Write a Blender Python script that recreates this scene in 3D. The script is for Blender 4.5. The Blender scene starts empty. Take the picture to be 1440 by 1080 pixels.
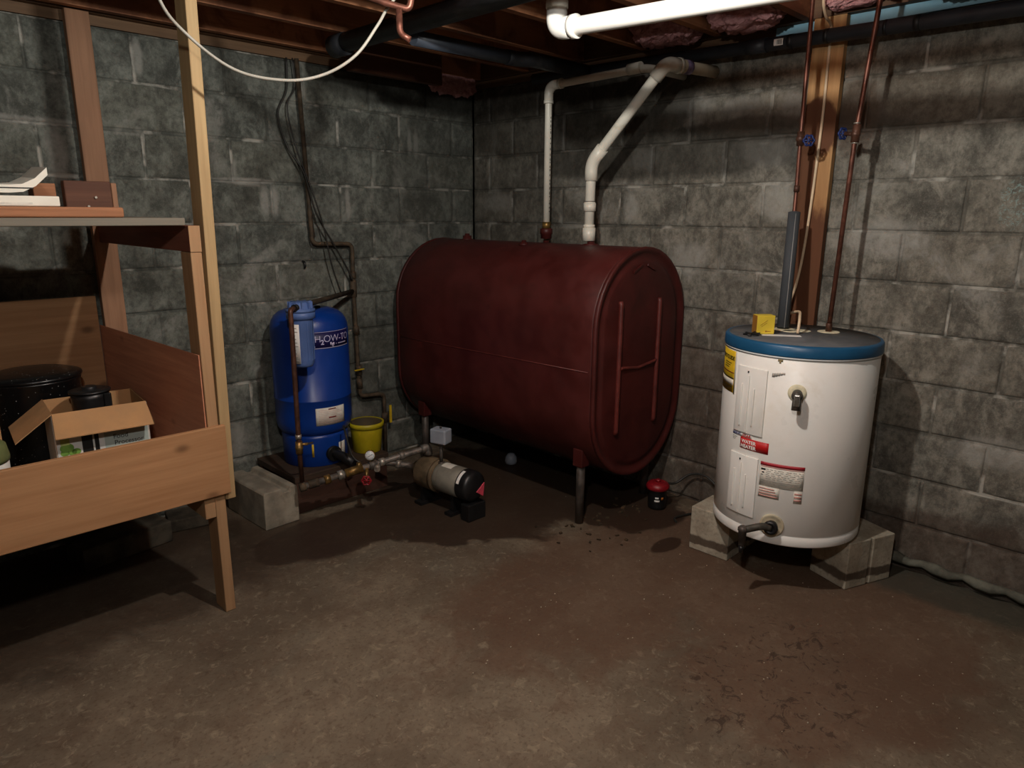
import bpy, bmesh, math, random
from mathutils import Vector, Matrix, noise as mnoise
R = math.radians
PI = math.pi
random.seed(7)
scn = bpy.context.scene
COL = scn.collection

# ------------------------------------------------------------------ helpers
def lin(r, g, b):
    f = lambda c: (c / 255 / 12.92) if c / 255 <= 0.04045 else ((c / 255 + 0.055) / 1.055) ** 2.4
    return (f(r), f(g), f(b), 1.0)

class NT:
    """small node-building helper for procedural materials"""
    def __init__(s, name):
        s.m = bpy.data.materials.new(name); s.m.use_nodes = True
        s.t = s.m.node_tree; s.n = s.t.nodes; s.l = s.t.links
        s.b = s.n['Principled BSDF']
        s._o = None
    def put(s, sock, v):
        if isinstance(v, bpy.types.NodeSocket): s.l.new(v, sock)
        elif v is not None: sock.default_value = v
    def obj(s):
        if s._o is None: s._o = s.n.new('ShaderNodeTexCoord').outputs['Object']
        return s._o
    def mapping(s, scale=(1, 1, 1), loc=(0, 0, 0), rot=(0, 0, 0), vec=None):
        n = s.n.new('ShaderNodeMapping'); s.l.new(vec or s.obj(), n.inputs['Vector'])
        n.inputs['Scale'].default_value = scale; n.inputs['Location'].default_value = loc; n.inputs['Rotation'].default_value = rot
        return n.outputs[0]
    def noise(s, scale, detail=4, rough=0.55, dist=0.0, vec=None):
        n = s.n.new('ShaderNodeTexNoise'); s.l.new(vec or s.obj(), n.inputs['Vector'])
        n.inputs['Scale'].default_value = scale; n.inputs['Detail'].default_value = detail
        n.inputs['Roughness'].default_value = rough; n.inputs['Distortion'].default_value = dist
        return n.outputs['Fac']
    def voronoi(s, scale, feature='F1', vec=None):
        n = s.n.new('ShaderNodeTexVoronoi'); n.feature = feature; s.l.new(vec or s.obj(), n.inputs['Vector'])
        n.inputs['Scale'].default_value = scale
        return n.outputs['Distance']
    def math(s, op, a, b=None, clamp=False):
        n = s.n.new('ShaderNodeMath'); n.operation = op; n.use_clamp = clamp
        s.put(n.inputs[0], a); s.put(n.inputs[1], b)
        return n.outputs[0]
    def rng(s, v, lo, hi, a=0.0, b=1.0, smooth=True):
        n = s.n.new('ShaderNodeMapRange'); n.interpolation_type = 'SMOOTHSTEP' if smooth else 'LINEAR'
        s.put(n.inputs[0], v)
        for i, q in zip((1, 2, 3, 4), (lo, hi, a, b)): n.inputs[i].default_value = q
        return n.outputs[0]
    def mix(s, f, a, b, mode='MIX'):
        n = s.n.new('ShaderNodeMix'); n.data_type = 'RGBA'; n.blend_type = mode
        s.put(n.inputs[0], f); s.put(n.inputs[6], a); s.put(n.inputs[7], b)
        return n.outputs[2]
    def attr(s, name):
        n = s.n.new('ShaderNodeAttribute'); n.attribute_name = name
        return n.outputs['Fac']
    def spot(s, c, r, nz=None, amp=0.5, lo=1.15, hi=0.75):
        """1 inside an ellipsoid with ragged edges, 0 outside"""
        a = s.n.new('ShaderNodeVectorMath'); a.operation = 'SUBTRACT'; s.l.new(s.obj(), a.inputs[0]); a.inputs[1].default_value = c
        d = s.n.new('ShaderNodeVectorMath'); d.operation = 'DIVIDE'; s.l.new(a.outputs[0], d.inputs[0]); d.inputs[1].default_value = r
        e = s.n.new('ShaderNodeVectorMath'); e.operation = 'LENGTH'; s.l.new(d.outputs[0], e.inputs[0])
        v = e.outputs['Value']
        if nz is not None:
            v = s.math('ADD', v, s.math('MULTIPLY', s.math('SUBTRACT', nz, 0.5), amp))
        return s.rng(v, hi, lo, 1.0, 0.0)
    def bump(s, h, strength=0.3, dist=0.01):
        n = s.n.new('ShaderNodeBump'); n.inputs['Strength'].default_value = strength; n.inputs['Distance'].default_value = dist
        s.l.new(h, n.inputs['Height']); s.l.new(n.outputs[0], s.b.inputs['Normal'])
    def fin(s, col=None, rough=0.6, metal=0.0, spec=0.5):
        s.put(s.b.inputs['Base Color'], col); s.put(s.b.inputs['Roughness'], rough); s.put(s.b.inputs['Metallic'], metal)
        s.b.inputs['Specular IOR Level'].default_value = spec
        return s.m

def simple(name, c, rough=0.55, metal=0.0, var=0.18, scale=9.0, dirt=None, spec=0.5, bump=0.0, bscale=60):
    t = NT(name)
    n = t.noise(scale, 5, 0.6)
    dark = tuple(x * (1 - var * 2) for x in c[:3]) + (1,)
    light = tuple(min(1, x * (1 + var)) for x in c[:3]) + (1,)
    col = t.mix(t.rng(n, 0.3, 0.7), dark, light)
    if dirt:
        col = t.mix(t.rng(t.noise(scale * 0.7, 6, 0.7, 0.6), 0.55, 0.75, 0, 0.8), col, dirt)
    if bump: t.bump(t.noise(bscale, 4, 0.6), bump, 0.004)
    return t.fin(col, t.rng(t.noise(scale * 2, 3), 0.3, 0.7, rough * 0.85, min(1, rough * 1.15)), metal, spec)

def wood(name, base, dark, axis, knots=True, stain=None, rough=0.7, grain=1.0):
    """boards: grain drawn along the axis 0/1/2"""
    t = NT(name)
    sc = [22.0, 22.0, 22.0]; sc[axis] = 1.3
    v = t.mapping(tuple(x * grain for x in sc))
    g = t.noise(1.0, 5, 0.6, 0.8, v)
    sc2 = [90.0, 90.0, 90.0]; sc2[axis] = 3.0
    g2 = t.noise(1.0, 3, 0.6, 0.3, t.mapping(tuple(sc2)))
    col = t.mix(t.rng(g, 0.2, 0.8, 0.25, 1.0), dark, base)
    col = t.mix(t.rng(g2, 0.4, 0.75, 0, 0.35), col, dark)
    big = t.noise(2.2, 3, 0.5)
    col = t.mix(t.rng(big, 0.35, 0.7, 0, 0.45), col, tuple(x * 0.62 for x in base[:3]) + (1,))
    if knots:
        kv = [5.5, 5.5, 5.5]; kv[axis] = 3.2; kv[1 if axis != 1 else 0] = .4
        k = t.voronoi(1.0, 'F1', t.mapping(tuple(kv), (0.37, 0.21, 0.13)))
        col = t.mix(t.rng(k, 0.03, 0.13, 0.7, 0), col, tuple(x * 0.35 for x in dark[:3]) + (1,))
    if stain:
        col = t.mix(t.rng(t.noise(3.1, 5, 0.62, 0.5), 0.47, 0.6, 0, 0.85), col, stain)
    t.bump(g2, 0.12, 0.004)
    return t.fin(col, rough, 0, 0.35)

class B:
    """bmesh collector"""
    def __init__(s): s.bm = bmesh.new()
    def box(s, x0, x1, y0, y1, z0, z1):
        vs = [s.bm.verts.new((x, y, z)) for z in (z0, z1) for y in (y0, y1) for x in (x0, x1)]
        for f in ((0, 2, 3, 1), (4, 5, 7, 6), (0, 1, 5, 4), (2, 6, 7, 3), (0, 4, 6, 2), (1, 3, 7, 5)):
            s.bm.faces.new([vs[i] for i in f])
        return s
    def obox(s, c, ax, h):
        """oriented box: centre, three axes, half sizes"""
        c = Vector(c); ax = [Vector(a).normalized() for a in ax]
        vs = [s.bm.verts.new(c + ax[0] * h[0] * i + ax[1] * h[1] * j + ax[2] * h[2] * k) for k in (-1, 1) for j in (-1, 1) for i in (-1, 1)]
        for f in ((0, 2, 3, 1), (4, 5, 7, 6), (0, 1, 5, 4), (2, 6, 7, 3), (0, 4, 6, 2), (1, 3, 7, 5)):
            s.bm.faces.new([vs[i] for i in f])
        return s
    def bar(s, a, b, w, t, up=(0, 0, 1)):
        a, b = Vector(a), Vector(b); d = (b - a); L = d.length; d.normalize()
        sx = d.cross(Vector(up)).normalized(); u = sx.cross(d)
        return s.obox((a + b) / 2, (d, sx, u), (L / 2, w / 2, t / 2))
    def tube(s, pts, r, seg=14, cap=True, rs=None):
        pts = [Vector(p) for p in pts]; n = len(pts)
        ring = []; side = None
        for i, p in enumerate(pts):
            d = (pts[min(i + 1, n - 1)] - pts[max(i - 1, 0)])
            if d.length < 1e-9: d = Vector((0, 0, 1))
            d.normalize()
            if side is None:
                side = d.cross(Vector((0, 0, 1)) if abs(d.z) < 0.9 else Vector((1, 0, 0))).normalized()
            else:
                side = (side - d * side.dot(d)).normalized()
            up = d.cross(side)
            rr = rs[i] if rs else r
            ring.append([s.bm.verts.new(p + (side * math.cos(2 * PI * k / seg) + up * math.sin(2 * PI * k / seg)) * rr) for k in range(seg)])
        for i in range(n - 1):
            for k in range(seg):
                f = s.bm.faces.new((ring[i][k], ring[i][(k + 1) % seg], ring[i + 1][(k + 1) % seg], ring[i + 1][k])); f.smooth = True
        if cap:
            s.bm.faces.new(list(reversed(ring[0]))); s.bm.faces.new(ring[-1])
        return s
    def cyl(s, a, b, r0, r1=None, seg=24):
        return s.tube([a, b], r0, seg, True, [r0, r0 if r1 is None else r1])
    def lathe(s, c, prof, seg=48, axis='z', cap=True, sharp=True):
        """profile [(radius, height)] spun about a vertical (or given) axis through c"""
        c = Vector(c)
        if axis == 'z': u, v, w = Vector((1, 0, 0)), Vector((0, 1, 0)), Vector((0, 0, 1))
        else:
            w = Vector(axis).normalized(); u = w.cross(Vector((0, 0, 1)) if abs(w.z) < .9 else Vector((1, 0, 0))).normalized(); v = w.cross(u)
        rings = [[s.bm.verts.new(c + (u * math.cos(2 * PI * k / seg) + v * math.sin(2 * PI * k / seg)) * r + w * h) for k in range(seg)] for r, h in prof]
        for i in range(len(prof) - 1):
            for k in range(seg):
                f = s.bm.faces.new((rings[i][k], rings[i][(k + 1) % seg], rings[i + 1][(k + 1) % seg], rings[i + 1][k])); f.smooth = True
        if cap:
            s.bm.faces.new(list(reversed(rings[0]))); s.bm.faces.new(rings[-1])
        return s
    def patch(s, c, r, d0, d1, z0, z1, th, n=None):
        """thin curved plate lying on a vertical cylinder"""
        n = n or max(2, int(abs(d1 - d0) / 2.5))
        V = []
        for rr in (r, r + th):
            for z in (z0, z1):
                V.append([s.bm.verts.new((c[0] + rr * math.cos(R(d0 + (d1 - d0) * i / n)), c[1] + rr * math.sin(R(d0 + (d1 - d0) * i / n)), z)) for i in range(n + 1)])
        a0, a1, b0, b1 = V
        for i in range(n):
            s.bm.faces.new((b0[i], b0[i + 1], b1[i + 1], b1[i])).smooth = True
            s.bm.faces.new((a0[i], a1[i], a1[i + 1], a0[i + 1])).smooth = True
            s.bm.faces.new((a1[i], b1[i], b1[i + 1], a1[i + 1])); s.bm.faces.new((a0[i], a0[i + 1], b0[i + 1], b0[i]))
        s.bm.faces.new((a0[0], b0[0], b1[0], a1[0])); s.bm.faces.new((a0[n], a1[n], b1[n], b0[n]))
        return s
    def ball(s, c, r, sc=(1, 1, 1), u=16, v=10):
        m = Matrix.Translation(c) @ Matrix.Diagonal((r * sc[0], r * sc[1], r * sc[2], 1))
        q = bmesh.ops.create_uvsphere(s.bm, u_segments=u, v_segments=v, radius=1, matrix=m)
        for f in {f for vv in q['verts'] for f in vv.link_faces}: f.smooth = True
        return s

ORG = {}
def obj(name, b, m, parent=None, bevel=0.0, seg=2, label=None):
    """link a collected shape as one mesh object (a top-level one gets its origin under its base)"""
    bm = b.bm
    bmesh.ops.recalc_face_normals(bm, faces=bm.faces)
    if parent is None:
        xs = [v.co.x for v in bm.verts]; ys = [v.co.y for v in bm.verts]; zs = [v.co.z for v in bm.verts]
        o0 = Vector(((min(xs) + max(xs)) / 2, (min(ys) + max(ys)) / 2, min(zs)))
    else:
        o0 = ORG[parent.name]
    bmesh.ops.translate(bm, verts=bm.verts, vec=-o0)
    me = bpy.data.meshes.new(name); bm.to_mesh(me); bm.free()
    o = bpy.data.objects.new(name, me); COL.objects.link(o)
    if m: me.materials.append(m)
    ORG[o.name] = o0
    if parent is None: o.location = o0
    else: o.parent = parent
    if bevel:
        md = o.modifiers.new('Bevel', 'BEVEL'); md.width = bevel; md.segments = seg; md.limit_method = 'ANGLE'; md.angle_limit = R(40)
    if label: o['label'] = label
    return o
def thing(name, label, cat, loc, group=None):
    o = bpy.data.objects.new(name, None); COL.objects.link(o)
    o.location = loc; o.empty_display_size = 0.05; ORG[o.name] = Vector(loc)
    return tag(o, label, cat, group)
def tag(o, label, cat, group=None, kind=None):
    o['label'] = label; o['category'] = cat
    if group: o['group'] = group
    if kind: o['kind'] = kind
    return o
def struct(name, b, m, bevel=0.0):
    bm = b.bm
    bmesh.ops.recalc_face_normals(bm, faces=bm.faces)
    me = bpy.data.meshes.new(name); bm.to_mesh(me); bm.free()
    o = bpy.data.objects.new(name, me); COL.objects.link(o); me.materials.append(m); o['kind'] = 'structure'
    ORG[o.name] = Vector((0, 0, 0))
    if bevel:
        md = o.modifiers.new('Bevel', 'BEVEL'); md.width = bevel; md.segments = 2; md.limit_method = 'ANGLE'
    return o

def fillet(pts, rad, n=6):
    """polyline with rounded corners"""
    pts = [Vector(p) for p in pts]; out = [pts[0]]
    for i in range(1, len(pts) - 1):
        a, p, c = pts[i - 1], pts[i], pts[i + 1]
        d1 = (a - p); d2 = (c - p); L = min(rad, d1.length * .49, d2.length * .49)
        q0 = p + d1.normalized() * L; q1 = p + d2.normalized() * L
        for k in range(n + 1):
            t = k / n; out.append(q0 * (1 - t) ** 2 + p * 2 * t * (1 - t) + q1 * t * t)
    out.append(pts[-1]); return out
def smooth(pts, n=8):
    """Catmull-Rom through the points"""
    P = [Vector(p) for p in pts]; P = [P[0] * 2 - P[1]] + P + [P[-1] * 2 - P[-2]]; out = []
    for i in range(1, len(P) - 2):
        for k in range(n):
            t = k / n; a, b, c, d = P[i - 1:i + 3]
            out.append(0.5 * ((2 * b) + (c - a) * t + (2 * a - 5 * b + 4 * c - d) * t * t + (3 * b - a - 3 * c + d) * t ** 3))
    out.append(P[-2]); return out
def text_bm(body, size, mapf, shear=0.0, bold=0.0, align='LEFT', spacing=1.0):
    cu = bpy.data.curves.new('t', 'FONT'); cu.body = body; cu.size = size; cu.shear = shear; cu.offset = bold; cu.align_x = align
    cu.space_character = spacing; cu.resolution_u = 4
    o = bpy.data.objects.new('t', cu); COL.objects.link(o)
    dg = bpy.context.evaluated_depsgraph_get()
    me = bpy.data.meshes.new_from_object(o.evaluated_get(dg))
    b = B(); b.bm.from_mesh(me)
    bpy.data.objects.remove(o); bpy.data.curves.remove(cu); bpy.data.meshes.remove(me)
    for v in b.bm.verts: v.co = mapf(v.co.x, v.co.y)
    return b
def on_cyl(c, r, d0, z0, tilt=0.0):
    def f(x, y):
        xx = x * math.cos(tilt) - y * math.sin(tilt); yy = x * math.sin(tilt) + y * math.cos(tilt)
        a = R(d0) + xx / r
        return Vector((c[0] + r * math.cos(a), c[1] + r * math.sin(a), z0 + yy))
    return f

# ------------------------------------------------------------------ materials
M = {}
def block_material(name, tint, blobs):
    t = NT(name)
    mort = t.attr('mort'); rnd = t.attr('rnd')
    n1 = t.noise(5.0, 6, 0.62, 0.4); n2 = t.noise(38, 4, 0.6); n3 = t.noise(160, 3, 0.6); n4 = t.noise(1.3, 4, 0.55, 0.3)
    a, b_, c = tint
    col = t.mix(t.rng(n1, 0.32, 0.68), tuple(x * 0.72 for x in a[:3]) + (1,), b_)
    col = t.mix(t.rng(rnd, 0.15, 1.0, 0, 0.55), col, c)
    col = t.mix(t.rng(n2, 0.35, 0.70, 0.0, 0.6), col, tuple(x * 0.45 for x in a[:3]) + (1,))
    n5 = t.noise(13, 8, 0.78, 0.3, t.mapping((1, 1, .7), (2.2, 5.1, 1.3)))
    col = t.mix(t.rng(n5, 0.46, 0.66, 0.0, 0.55), col, tuple(min(1, x * 1.45) for x in b_[:3]) + (1,))
    col = t.mix(t.rng(n5, 0.48, 0.34, 0.0, 0.55), col, tuple(x * 0.5 for x in a[:3]) + (1,))
    col = t.mix(t.rng(n3, 0.50, 0.75, 0, 0.16), col, tuple(min(1, x * 1.9) for x in b_[:3]) + (1,))
    # mineral bloom on and beside the joints, dark mortar elsewhere
    bloom = t.math('MULTIPLY', t.rng(mort, 0.62, 0.95), t.rng(t.noise(4.4, 5, 0.65), 0.49, 0.62))
    wide = t.math('MULTIPLY', t.rng(mort, 0.0, 0.5), t.rng(t.noise(2.9, 4, 0.6, 0.4), 0.56, 0.66))
    bloom = t.math('MAXIMUM', bloom, t.math('MULTIPLY', wide, 0.55))
    col = t.mix(t.math('MULTIPLY', t.rng(mort, 0.55, 1.0), 0.5), col, tuple(x * 0.6 for x in a[:3]) + (1,))
    col = t.mix(t.math('MULTIPLY', bloom, 0.85), col, lin(176, 173, 163))
    for c_, r_s in blobs:
        sp_ = t.math('MULTIPLY', t.spot(c_, r_s, t.noise(9, 5, 0.7, 0.6), 1.3, 1.2, 0.5), t.rng(n2, 0.25, 0.6, 0.35, 1))
        col = t.mix(t.math('MULTIPLY', sp_, 0.55), col, lin(172, 170, 162))
    patch = t.math('MULTIPLY', t.rng(t.noise(2.6, 6, 0.68, 0.8), 0.54, 0.68), t.rng(n2, 0.3, 0.6))
    col = t.mix(t.math('MULTIPLY', patch, 0.5), col, lin(165, 163, 155))
    return t, col, n1, n2, n3, n4, mort

# right wall: moisture stains plus painted pipe shadow under the drain, rust-brown foot
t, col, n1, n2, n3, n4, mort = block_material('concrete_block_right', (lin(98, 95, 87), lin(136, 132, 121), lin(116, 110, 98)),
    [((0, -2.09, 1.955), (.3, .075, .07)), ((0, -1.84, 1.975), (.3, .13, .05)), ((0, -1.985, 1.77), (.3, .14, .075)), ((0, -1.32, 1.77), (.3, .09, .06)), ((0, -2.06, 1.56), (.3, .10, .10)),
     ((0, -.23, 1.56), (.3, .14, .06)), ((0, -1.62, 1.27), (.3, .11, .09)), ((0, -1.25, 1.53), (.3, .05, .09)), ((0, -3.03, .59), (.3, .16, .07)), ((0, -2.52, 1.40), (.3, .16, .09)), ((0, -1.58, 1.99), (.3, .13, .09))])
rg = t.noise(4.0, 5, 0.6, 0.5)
damp_shade = t.spot((0, -0.75, 2.02), (0.5, 1.0, 0.26), rg, 1.1)  # upper corner: part stain, part shade put into the colour
damp_shade = t.math('MAXIMUM', damp_shade, t.spot((0, -1.35, 1.78), (0.5, 0.95, 0.12), rg, 1.2))  # this row and the next paint in the overhead white pipe's shadow
damp_shade = t.math('MAXIMUM', damp_shade, t.spot((0, -1.9, 1.86), (0.5, 0.75, 0.07), rg, 1.0))
damp_shade = t.math('MAXIMUM', damp_shade, t.math('MULTIPLY', t.spot((0, -0.35, 1.3), (0.5, 0.5, 0.75), rg, 1.5), 0.6))
col = t.mix(t.math('MULTIPLY', damp_shade, 0.72), col, lin(42, 39, 34))
foot = t.math('MAXIMUM', t.spot((0, -2.9, 0.10), (0.5, 1.4, 0.20), rg, 0.9), t.spot((0, -1.9, 0.35), (0.5, 0.45, 0.6), rg, 1.4))
col = t.mix(t.math('MULTIPLY', foot, 0.6), col, lin(66, 48, 37))
st2 = t.spot((0, -2.36, 1.88), (0.5, 0.10, 0.16), rg, 1.0)
col = t.mix(t.math('MULTIPLY', st2, 0.5), col, lin(74, 56, 46))
band = t.spot((0, -2.75, 1.93), (0.5, 1.3, 0.11), rg, 0.8)  # soft shadow of the overhead white pipe, painted as a brown strip
col = t.mix(t.math('MULTIPLY', band, 0.35), col, lin(84, 72, 58))
# chalk scribbles left on the blocks
ch = t.rng(t.noise(55, 3, 0.7, 2.0), 0.5, 0.62)
cm = t.math('MAXIMUM', t.spot((0, -2.97, 1.54), (0.5, 0.06, 0.09), rg, 0.8), t.spot((0, -3.13, 1.50), (0.5, 0.07, 0.09), rg, 0.8))
cm = t.math('MAXIMUM', cm, t.spot((0, -3.15, 1.10), (0.5, 0.11, 0.13), rg, 0.8))
col = t.mix(t.math('MULTIPLY', t.math('MULTIPLY', ch, cm), 0.55), col, lin(140, 170, 165))
t.bump(t.math('ADD', t.math('MULTIPLY', n3, 0.5), n2), 0.45, 0.006)
M['block_r'] = t.fin(col, t.rng(damp_shade, 0, 1, 0.9, 0.6), 0, 0.3)
# left wall: greener, greyer
t, col, n1, n2, n3, n4, mort = block_material('concrete_block_left', (lin(85, 87, 81), lin(120, 123, 115), lin(106, 106, 95)),
    [((-.462, 0, 1.90), (.022, .3, .085)), ((-.51, 0, 1.90), (.018, .3, .085)), ((-1.985, 0, 2.15), (.022, .3, .085)), ((-1.39, 0, 1.54), (.028, .3, .09)), ((-1.44, 0, 1.54), (.028, .3, .09)),
     ((-2.345, 0, 1.72), (.04, .3, .13)), ((-.95, 0, 1.545), (.02, .3, .09)), ((-1.55, 0, 1.64), (.2, .3, .016)), ((-2.45, 0, 1.845), (.25, .3, .02)), ((-1.15, 0, .32), (.3, .3, .06)), ((-1.75, 0, .30), (.16, .3, .12))])
rg = t.noise(4.0, 5, 0.6, 0.5)
damp_shade = t.spot((-0.45, 0, 2.16), (0.75, 0.5, 0.10), rg, 1.0)  # joist shade along the wall top, painted into the colour
damp_shade = t.math('MAXIMUM', damp_shade, t.math('MULTIPLY', t.spot((-0.2, 0, 1.8), (0.55, 0.5, 0.5), rg, 1.6), 0.6))  # the corner and the low wall are made darker as well
damp_shade = t.math('MAXIMUM', damp_shade, t.math('MULTIPLY', t.spot((-0.5, 0, 0.5), (0.9, 0.5, 0.5), rg, 1.3), 0.6))
col = t.mix(t.math('MULTIPLY', damp_shade, 0.7), col, lin(44, 44, 40))
t.bump(t.math('ADD', t.math('MULTIPLY', n3, 0.5), n2), 0.45, 0.006)
M['block_l'] = t.fin(col, 0.9, 0, 0.3)

# floor: stained slab, wet and rusty round the pump and the oil tank
t = NT('stained_concrete_floor')
n1 = t.noise(1.4, 7, 0.66, 0.2); n2 = t.noise(7, 7, 0.7, 0.2); n3 = t.noise(70, 3, 0.6); rg = t.noise(3.2, 6, 0.66, 0.8)
col = t.mix(t.rng(n1, 0.35, 0.68), lin(88, 77, 63), lin(119, 107, 90))
col = t.mix(t.rng(n2, 0.42, 0.72, 0, 0.55), col, lin(84, 68, 54))
col = t.mix(t.rng(t.noise(2.3, 5, 0.6, 1.0), 0.55, 0.72, 0, 0.5), col, lin(96, 92, 80))
col = t.mix(t.rng(n3, 0.5, 0.72, 0, 0.45), col, lin(70, 56, 44))
fb = t.noise(24, 6, 0.75, 0.8)
col = t.mix(t.rng(fb, 0.52, 0.7, 0, 0.5), col, lin(150, 138, 116))
col = t.mix(t.rng(t.noise(19, 6, 0.75, 0.8, t.mapping((1, 1, 1), (3.3, 1.7, 0))), 0.56, 0.7, 0, 0.5), col, lin(66, 50, 38))
warm = t.math('MAXIMUM', t.spot((-0.9, -1.95, 0), (1.0, 0.45, 1), rg, 1.2), t.spot((-0.75, -2.75, 0), (0.75, 0.5, 1), rg, 1.3))
col = t.mix(t.math('MULTIPLY', warm, 0.55), col, lin(88, 62, 46))
wet_dark = t.spot((-0.62, -0.85, 0), (0.72, 0.62, 1), rg, 0.9, 1.06, 0.94)
wet_dark = t.math('MAXIMUM', wet_dark, t.spot((-0.95, -0.95, 0), (0.45, 0.38, 1), rg, 1.0, 1.06, 0.94))
wet_dark = t.math('MAXIMUM', wet_dark, t.spot((-0.3, -1.5, 0), (0.33, 0.33, 1), rg, 1.0, 1.06, 0.94))
wet_dark = t.math('MAXIMUM', wet_dark, t.spot((-1.5, -0.75, 0), (0.5, 0.22, 1), rg, 1.0, 1.1, 0.9))
wet_dark = t.math('MAXIMUM', wet_dark, t.math('MULTIPLY', t.spot((-2.7, -0.5, 0), (1.2, 0.55, 1), rg, 0.9), 0.8))  # floor under the bench made darker too
wet_dark = t.math('MAXIMUM', wet_dark, t.spot((-0.55, -1.93, 0), (0.10, 0.05, 1), rg, 1.0, 1.1, 0.9))
col = t.mix(t.math('MULTIPLY', wet_dark, 0.82), col, lin(46, 32, 25))
dirt = t.math('MULTIPLY', t.rng(t.noise(16, 6, 0.75, 1.5), 0.54, 0.62), t.spot((-1.15, -2.72, 0), (0.45, 0.28, 1), rg, 1.0))
col = t.mix(t.math('MULTIPLY', dirt, 0.75), col, lin(52, 38, 29))
leak = t.math('MULTIPLY', t.spot((-0.08, -2.95, 0), (0.16, 0.7, 1), rg, 0.9), 0.7)
col = t.mix(leak, col, lin(58, 60, 52))
speck = t.rng(t.voronoi(9.0), 0.02, 0.035, 1, 0)
col = t.mix(t.math('MULTIPLY', speck, 0.55), col, lin(190, 180, 160))
t.bump(t.math('ADD', t.math('MULTIPLY', n3, 0.3), n2), 0.3, 0.006)
M['floor'] = t.fin(col, t.rng(wet_dark, 0, 1, 0.88, 0.5), 0, 0.3)

M['block'] = simple('grey_concrete', lin(150, 142, 126), 0.95, 0, 0.2, 7, lin(92, 80, 66), 0.2, 0.5, 70)
M['block_shaded'] = simple('shaded_dark_concrete', lin(78, 72, 62), 0.9, 0, 0.3, 9, lin(50, 42, 34), 0.2, 0.5, 70)  # concrete darkened so the shade under the bench sits in its colour
t = NT('damp_grey_concrete')
zz = t.n.new('ShaderNodeSeparateXYZ'); t.l.new(t.obj(), zz.inputs[0])
rg = t.noise(9, 4, 0.6)
c0 = t.mix(t.rng(t.noise(7, 6, 0.65), 0.3, 0.7), lin(150, 141, 124), lin(190, 181, 162))
c0 = t.mix(t.rng(t.noise(60, 3), 0.5, 0.75, 0, 0.4), c0, lin(96, 86, 72))
line = t.math('ADD', zz.outputs['Z'], t.math('MULTIPLY', t.math('SUBTRACT', rg, 0.5), 0.05))
wl = t.math('MULTIPLY', t.rng(line, 0.065, 0.075, 1, 0), t.rng(line, 0.028, 0.036, 0, 1))
c0 = t.mix(t.math('MULTIPLY', wl, 0.85), c0, lin(66, 50, 38))
t.bump(t.noise(70, 4), 0.5, 0.004)
M['block_damp'] = t.fin(c0, 0.95, 0, 0.2)

M['joist'] = wood('joist_lumber', lin(200, 140, 100), lin(146, 94, 64), 0, True, lin(120, 76, 54))
M['deck'] = wood('subfloor_boards', lin(176, 122, 92), lin(126, 82, 60), 1, False)
M['sill_x'] = wood('sill_lumber', lin(136, 106, 78), lin(88, 66, 48), 0, False)
M['sill_y'] = wood('sill_lumber_side', lin(120, 90, 66), lin(80, 58, 42), 1, False)
M['bench_x'] = wood('bench_board', lin(182, 138, 97), lin(146, 102, 66), 0, True)
M['bench_y'] = wood('bench_end_board', lin(214, 150, 116), lin(172, 108, 82), 1, True)
M['bench_z'] = wood('leg_lumber', lin(178, 142, 104), lin(146, 108, 75), 2, False)
M['post_pale'] = wood('pale_post_lumber', lin(186, 158, 114), lin(142, 114, 78), 2, True)
M['post_brown'] = wood('brown_post_lumber', lin(168, 126, 96), lin(128, 92, 68), 2, True)
M['red_wood'] = wood('reddish_lumber', lin(140, 84, 66), lin(96, 52, 40), 1, False)
M['grey_wood'] = wood('weathered_board', lin(140, 134, 120), lin(92, 84, 72), 0, False)
M['orange_wood'] = wood('orange_board_edge', lin(178, 124, 88), lin(126, 80, 54), 0, False, None, 0.75, 2.5)
M['dark_wood'] = wood('dark_offcut', lin(104, 68, 50), lin(70, 42, 30), 0, False)
M['plank'] = wood('stained_plank', lin(196, 154, 106), lin(166, 122, 80), 2, True)

t = NT('water_stained_plank')
g_ = t.noise(1.0, 5, 0.6, 0.8, t.mapping((24, 24, 1.2)))
c0 = t.mix(t.rng(g_, 0.25, 0.8), lin(166, 122, 80), lin(200, 158, 108))
rg = t.noise(7, 5, 0.65, 0.6, t.mapping((1, 1, .45)))
wet_dark = t.spot((0, 0, .30), (.2, .3, .60), rg, .7, 1.1, .9)
wet_dark = t.math('MAXIMUM', wet_dark, t.spot((0, .01, 1.22), (.2, .10, .12), rg, 1.1, 1.1, .9))
wet_dark = t.math('MAXIMUM', wet_dark, t.spot((0, .05, .98), (.2, .06, .30), rg, .9, 1.1, .9))
c0 = t.mix(t.math('MULTIPLY', wet_dark, .92), c0, lin(88, 50, 32))
M['plank'] = t.fin(c0, .75, 0, .3)
M['wet_wood'] = wood('wet_dark_board', lin(74, 58, 46), lin(46, 34, 26), 0, False)
M['tank_red'] = simple('red_oxide_paint', lin(72, 26, 23), 0.5, 0, 0.12, 5, lin(56, 23, 19), 0.4, 0.08, 40)
M['tank_weld'] = simple('worn_red_weld', lin(94, 37, 31), 0.5, 0, 0.2, 14, lin(84, 33, 28))
M['steel_dark'] = simple('dirty_steel', lin(84, 76, 70), 0.55, 0.3, 0.25, 12, lin(70, 46, 32))
M['rust'] = simple('rusted_iron', lin(84, 70, 54), 0.75, 0.2, 0.3, 22, lin(50, 38, 28))
M['galv'] = simple('dull_galvanised_pipe', lin(120, 112, 104), 0.55, 0.4, 0.25, 25, lin(82, 62, 46))
M['pvc'] = simple('white_pvc', lin(226, 222, 208), 0.35, 0, 0.05, 6, lin(186, 174, 148))
M['pvc_clean'] = simple('clean_white_pvc', lin(248, 246, 238), 0.35, 0, 0.03, 6)
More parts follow.
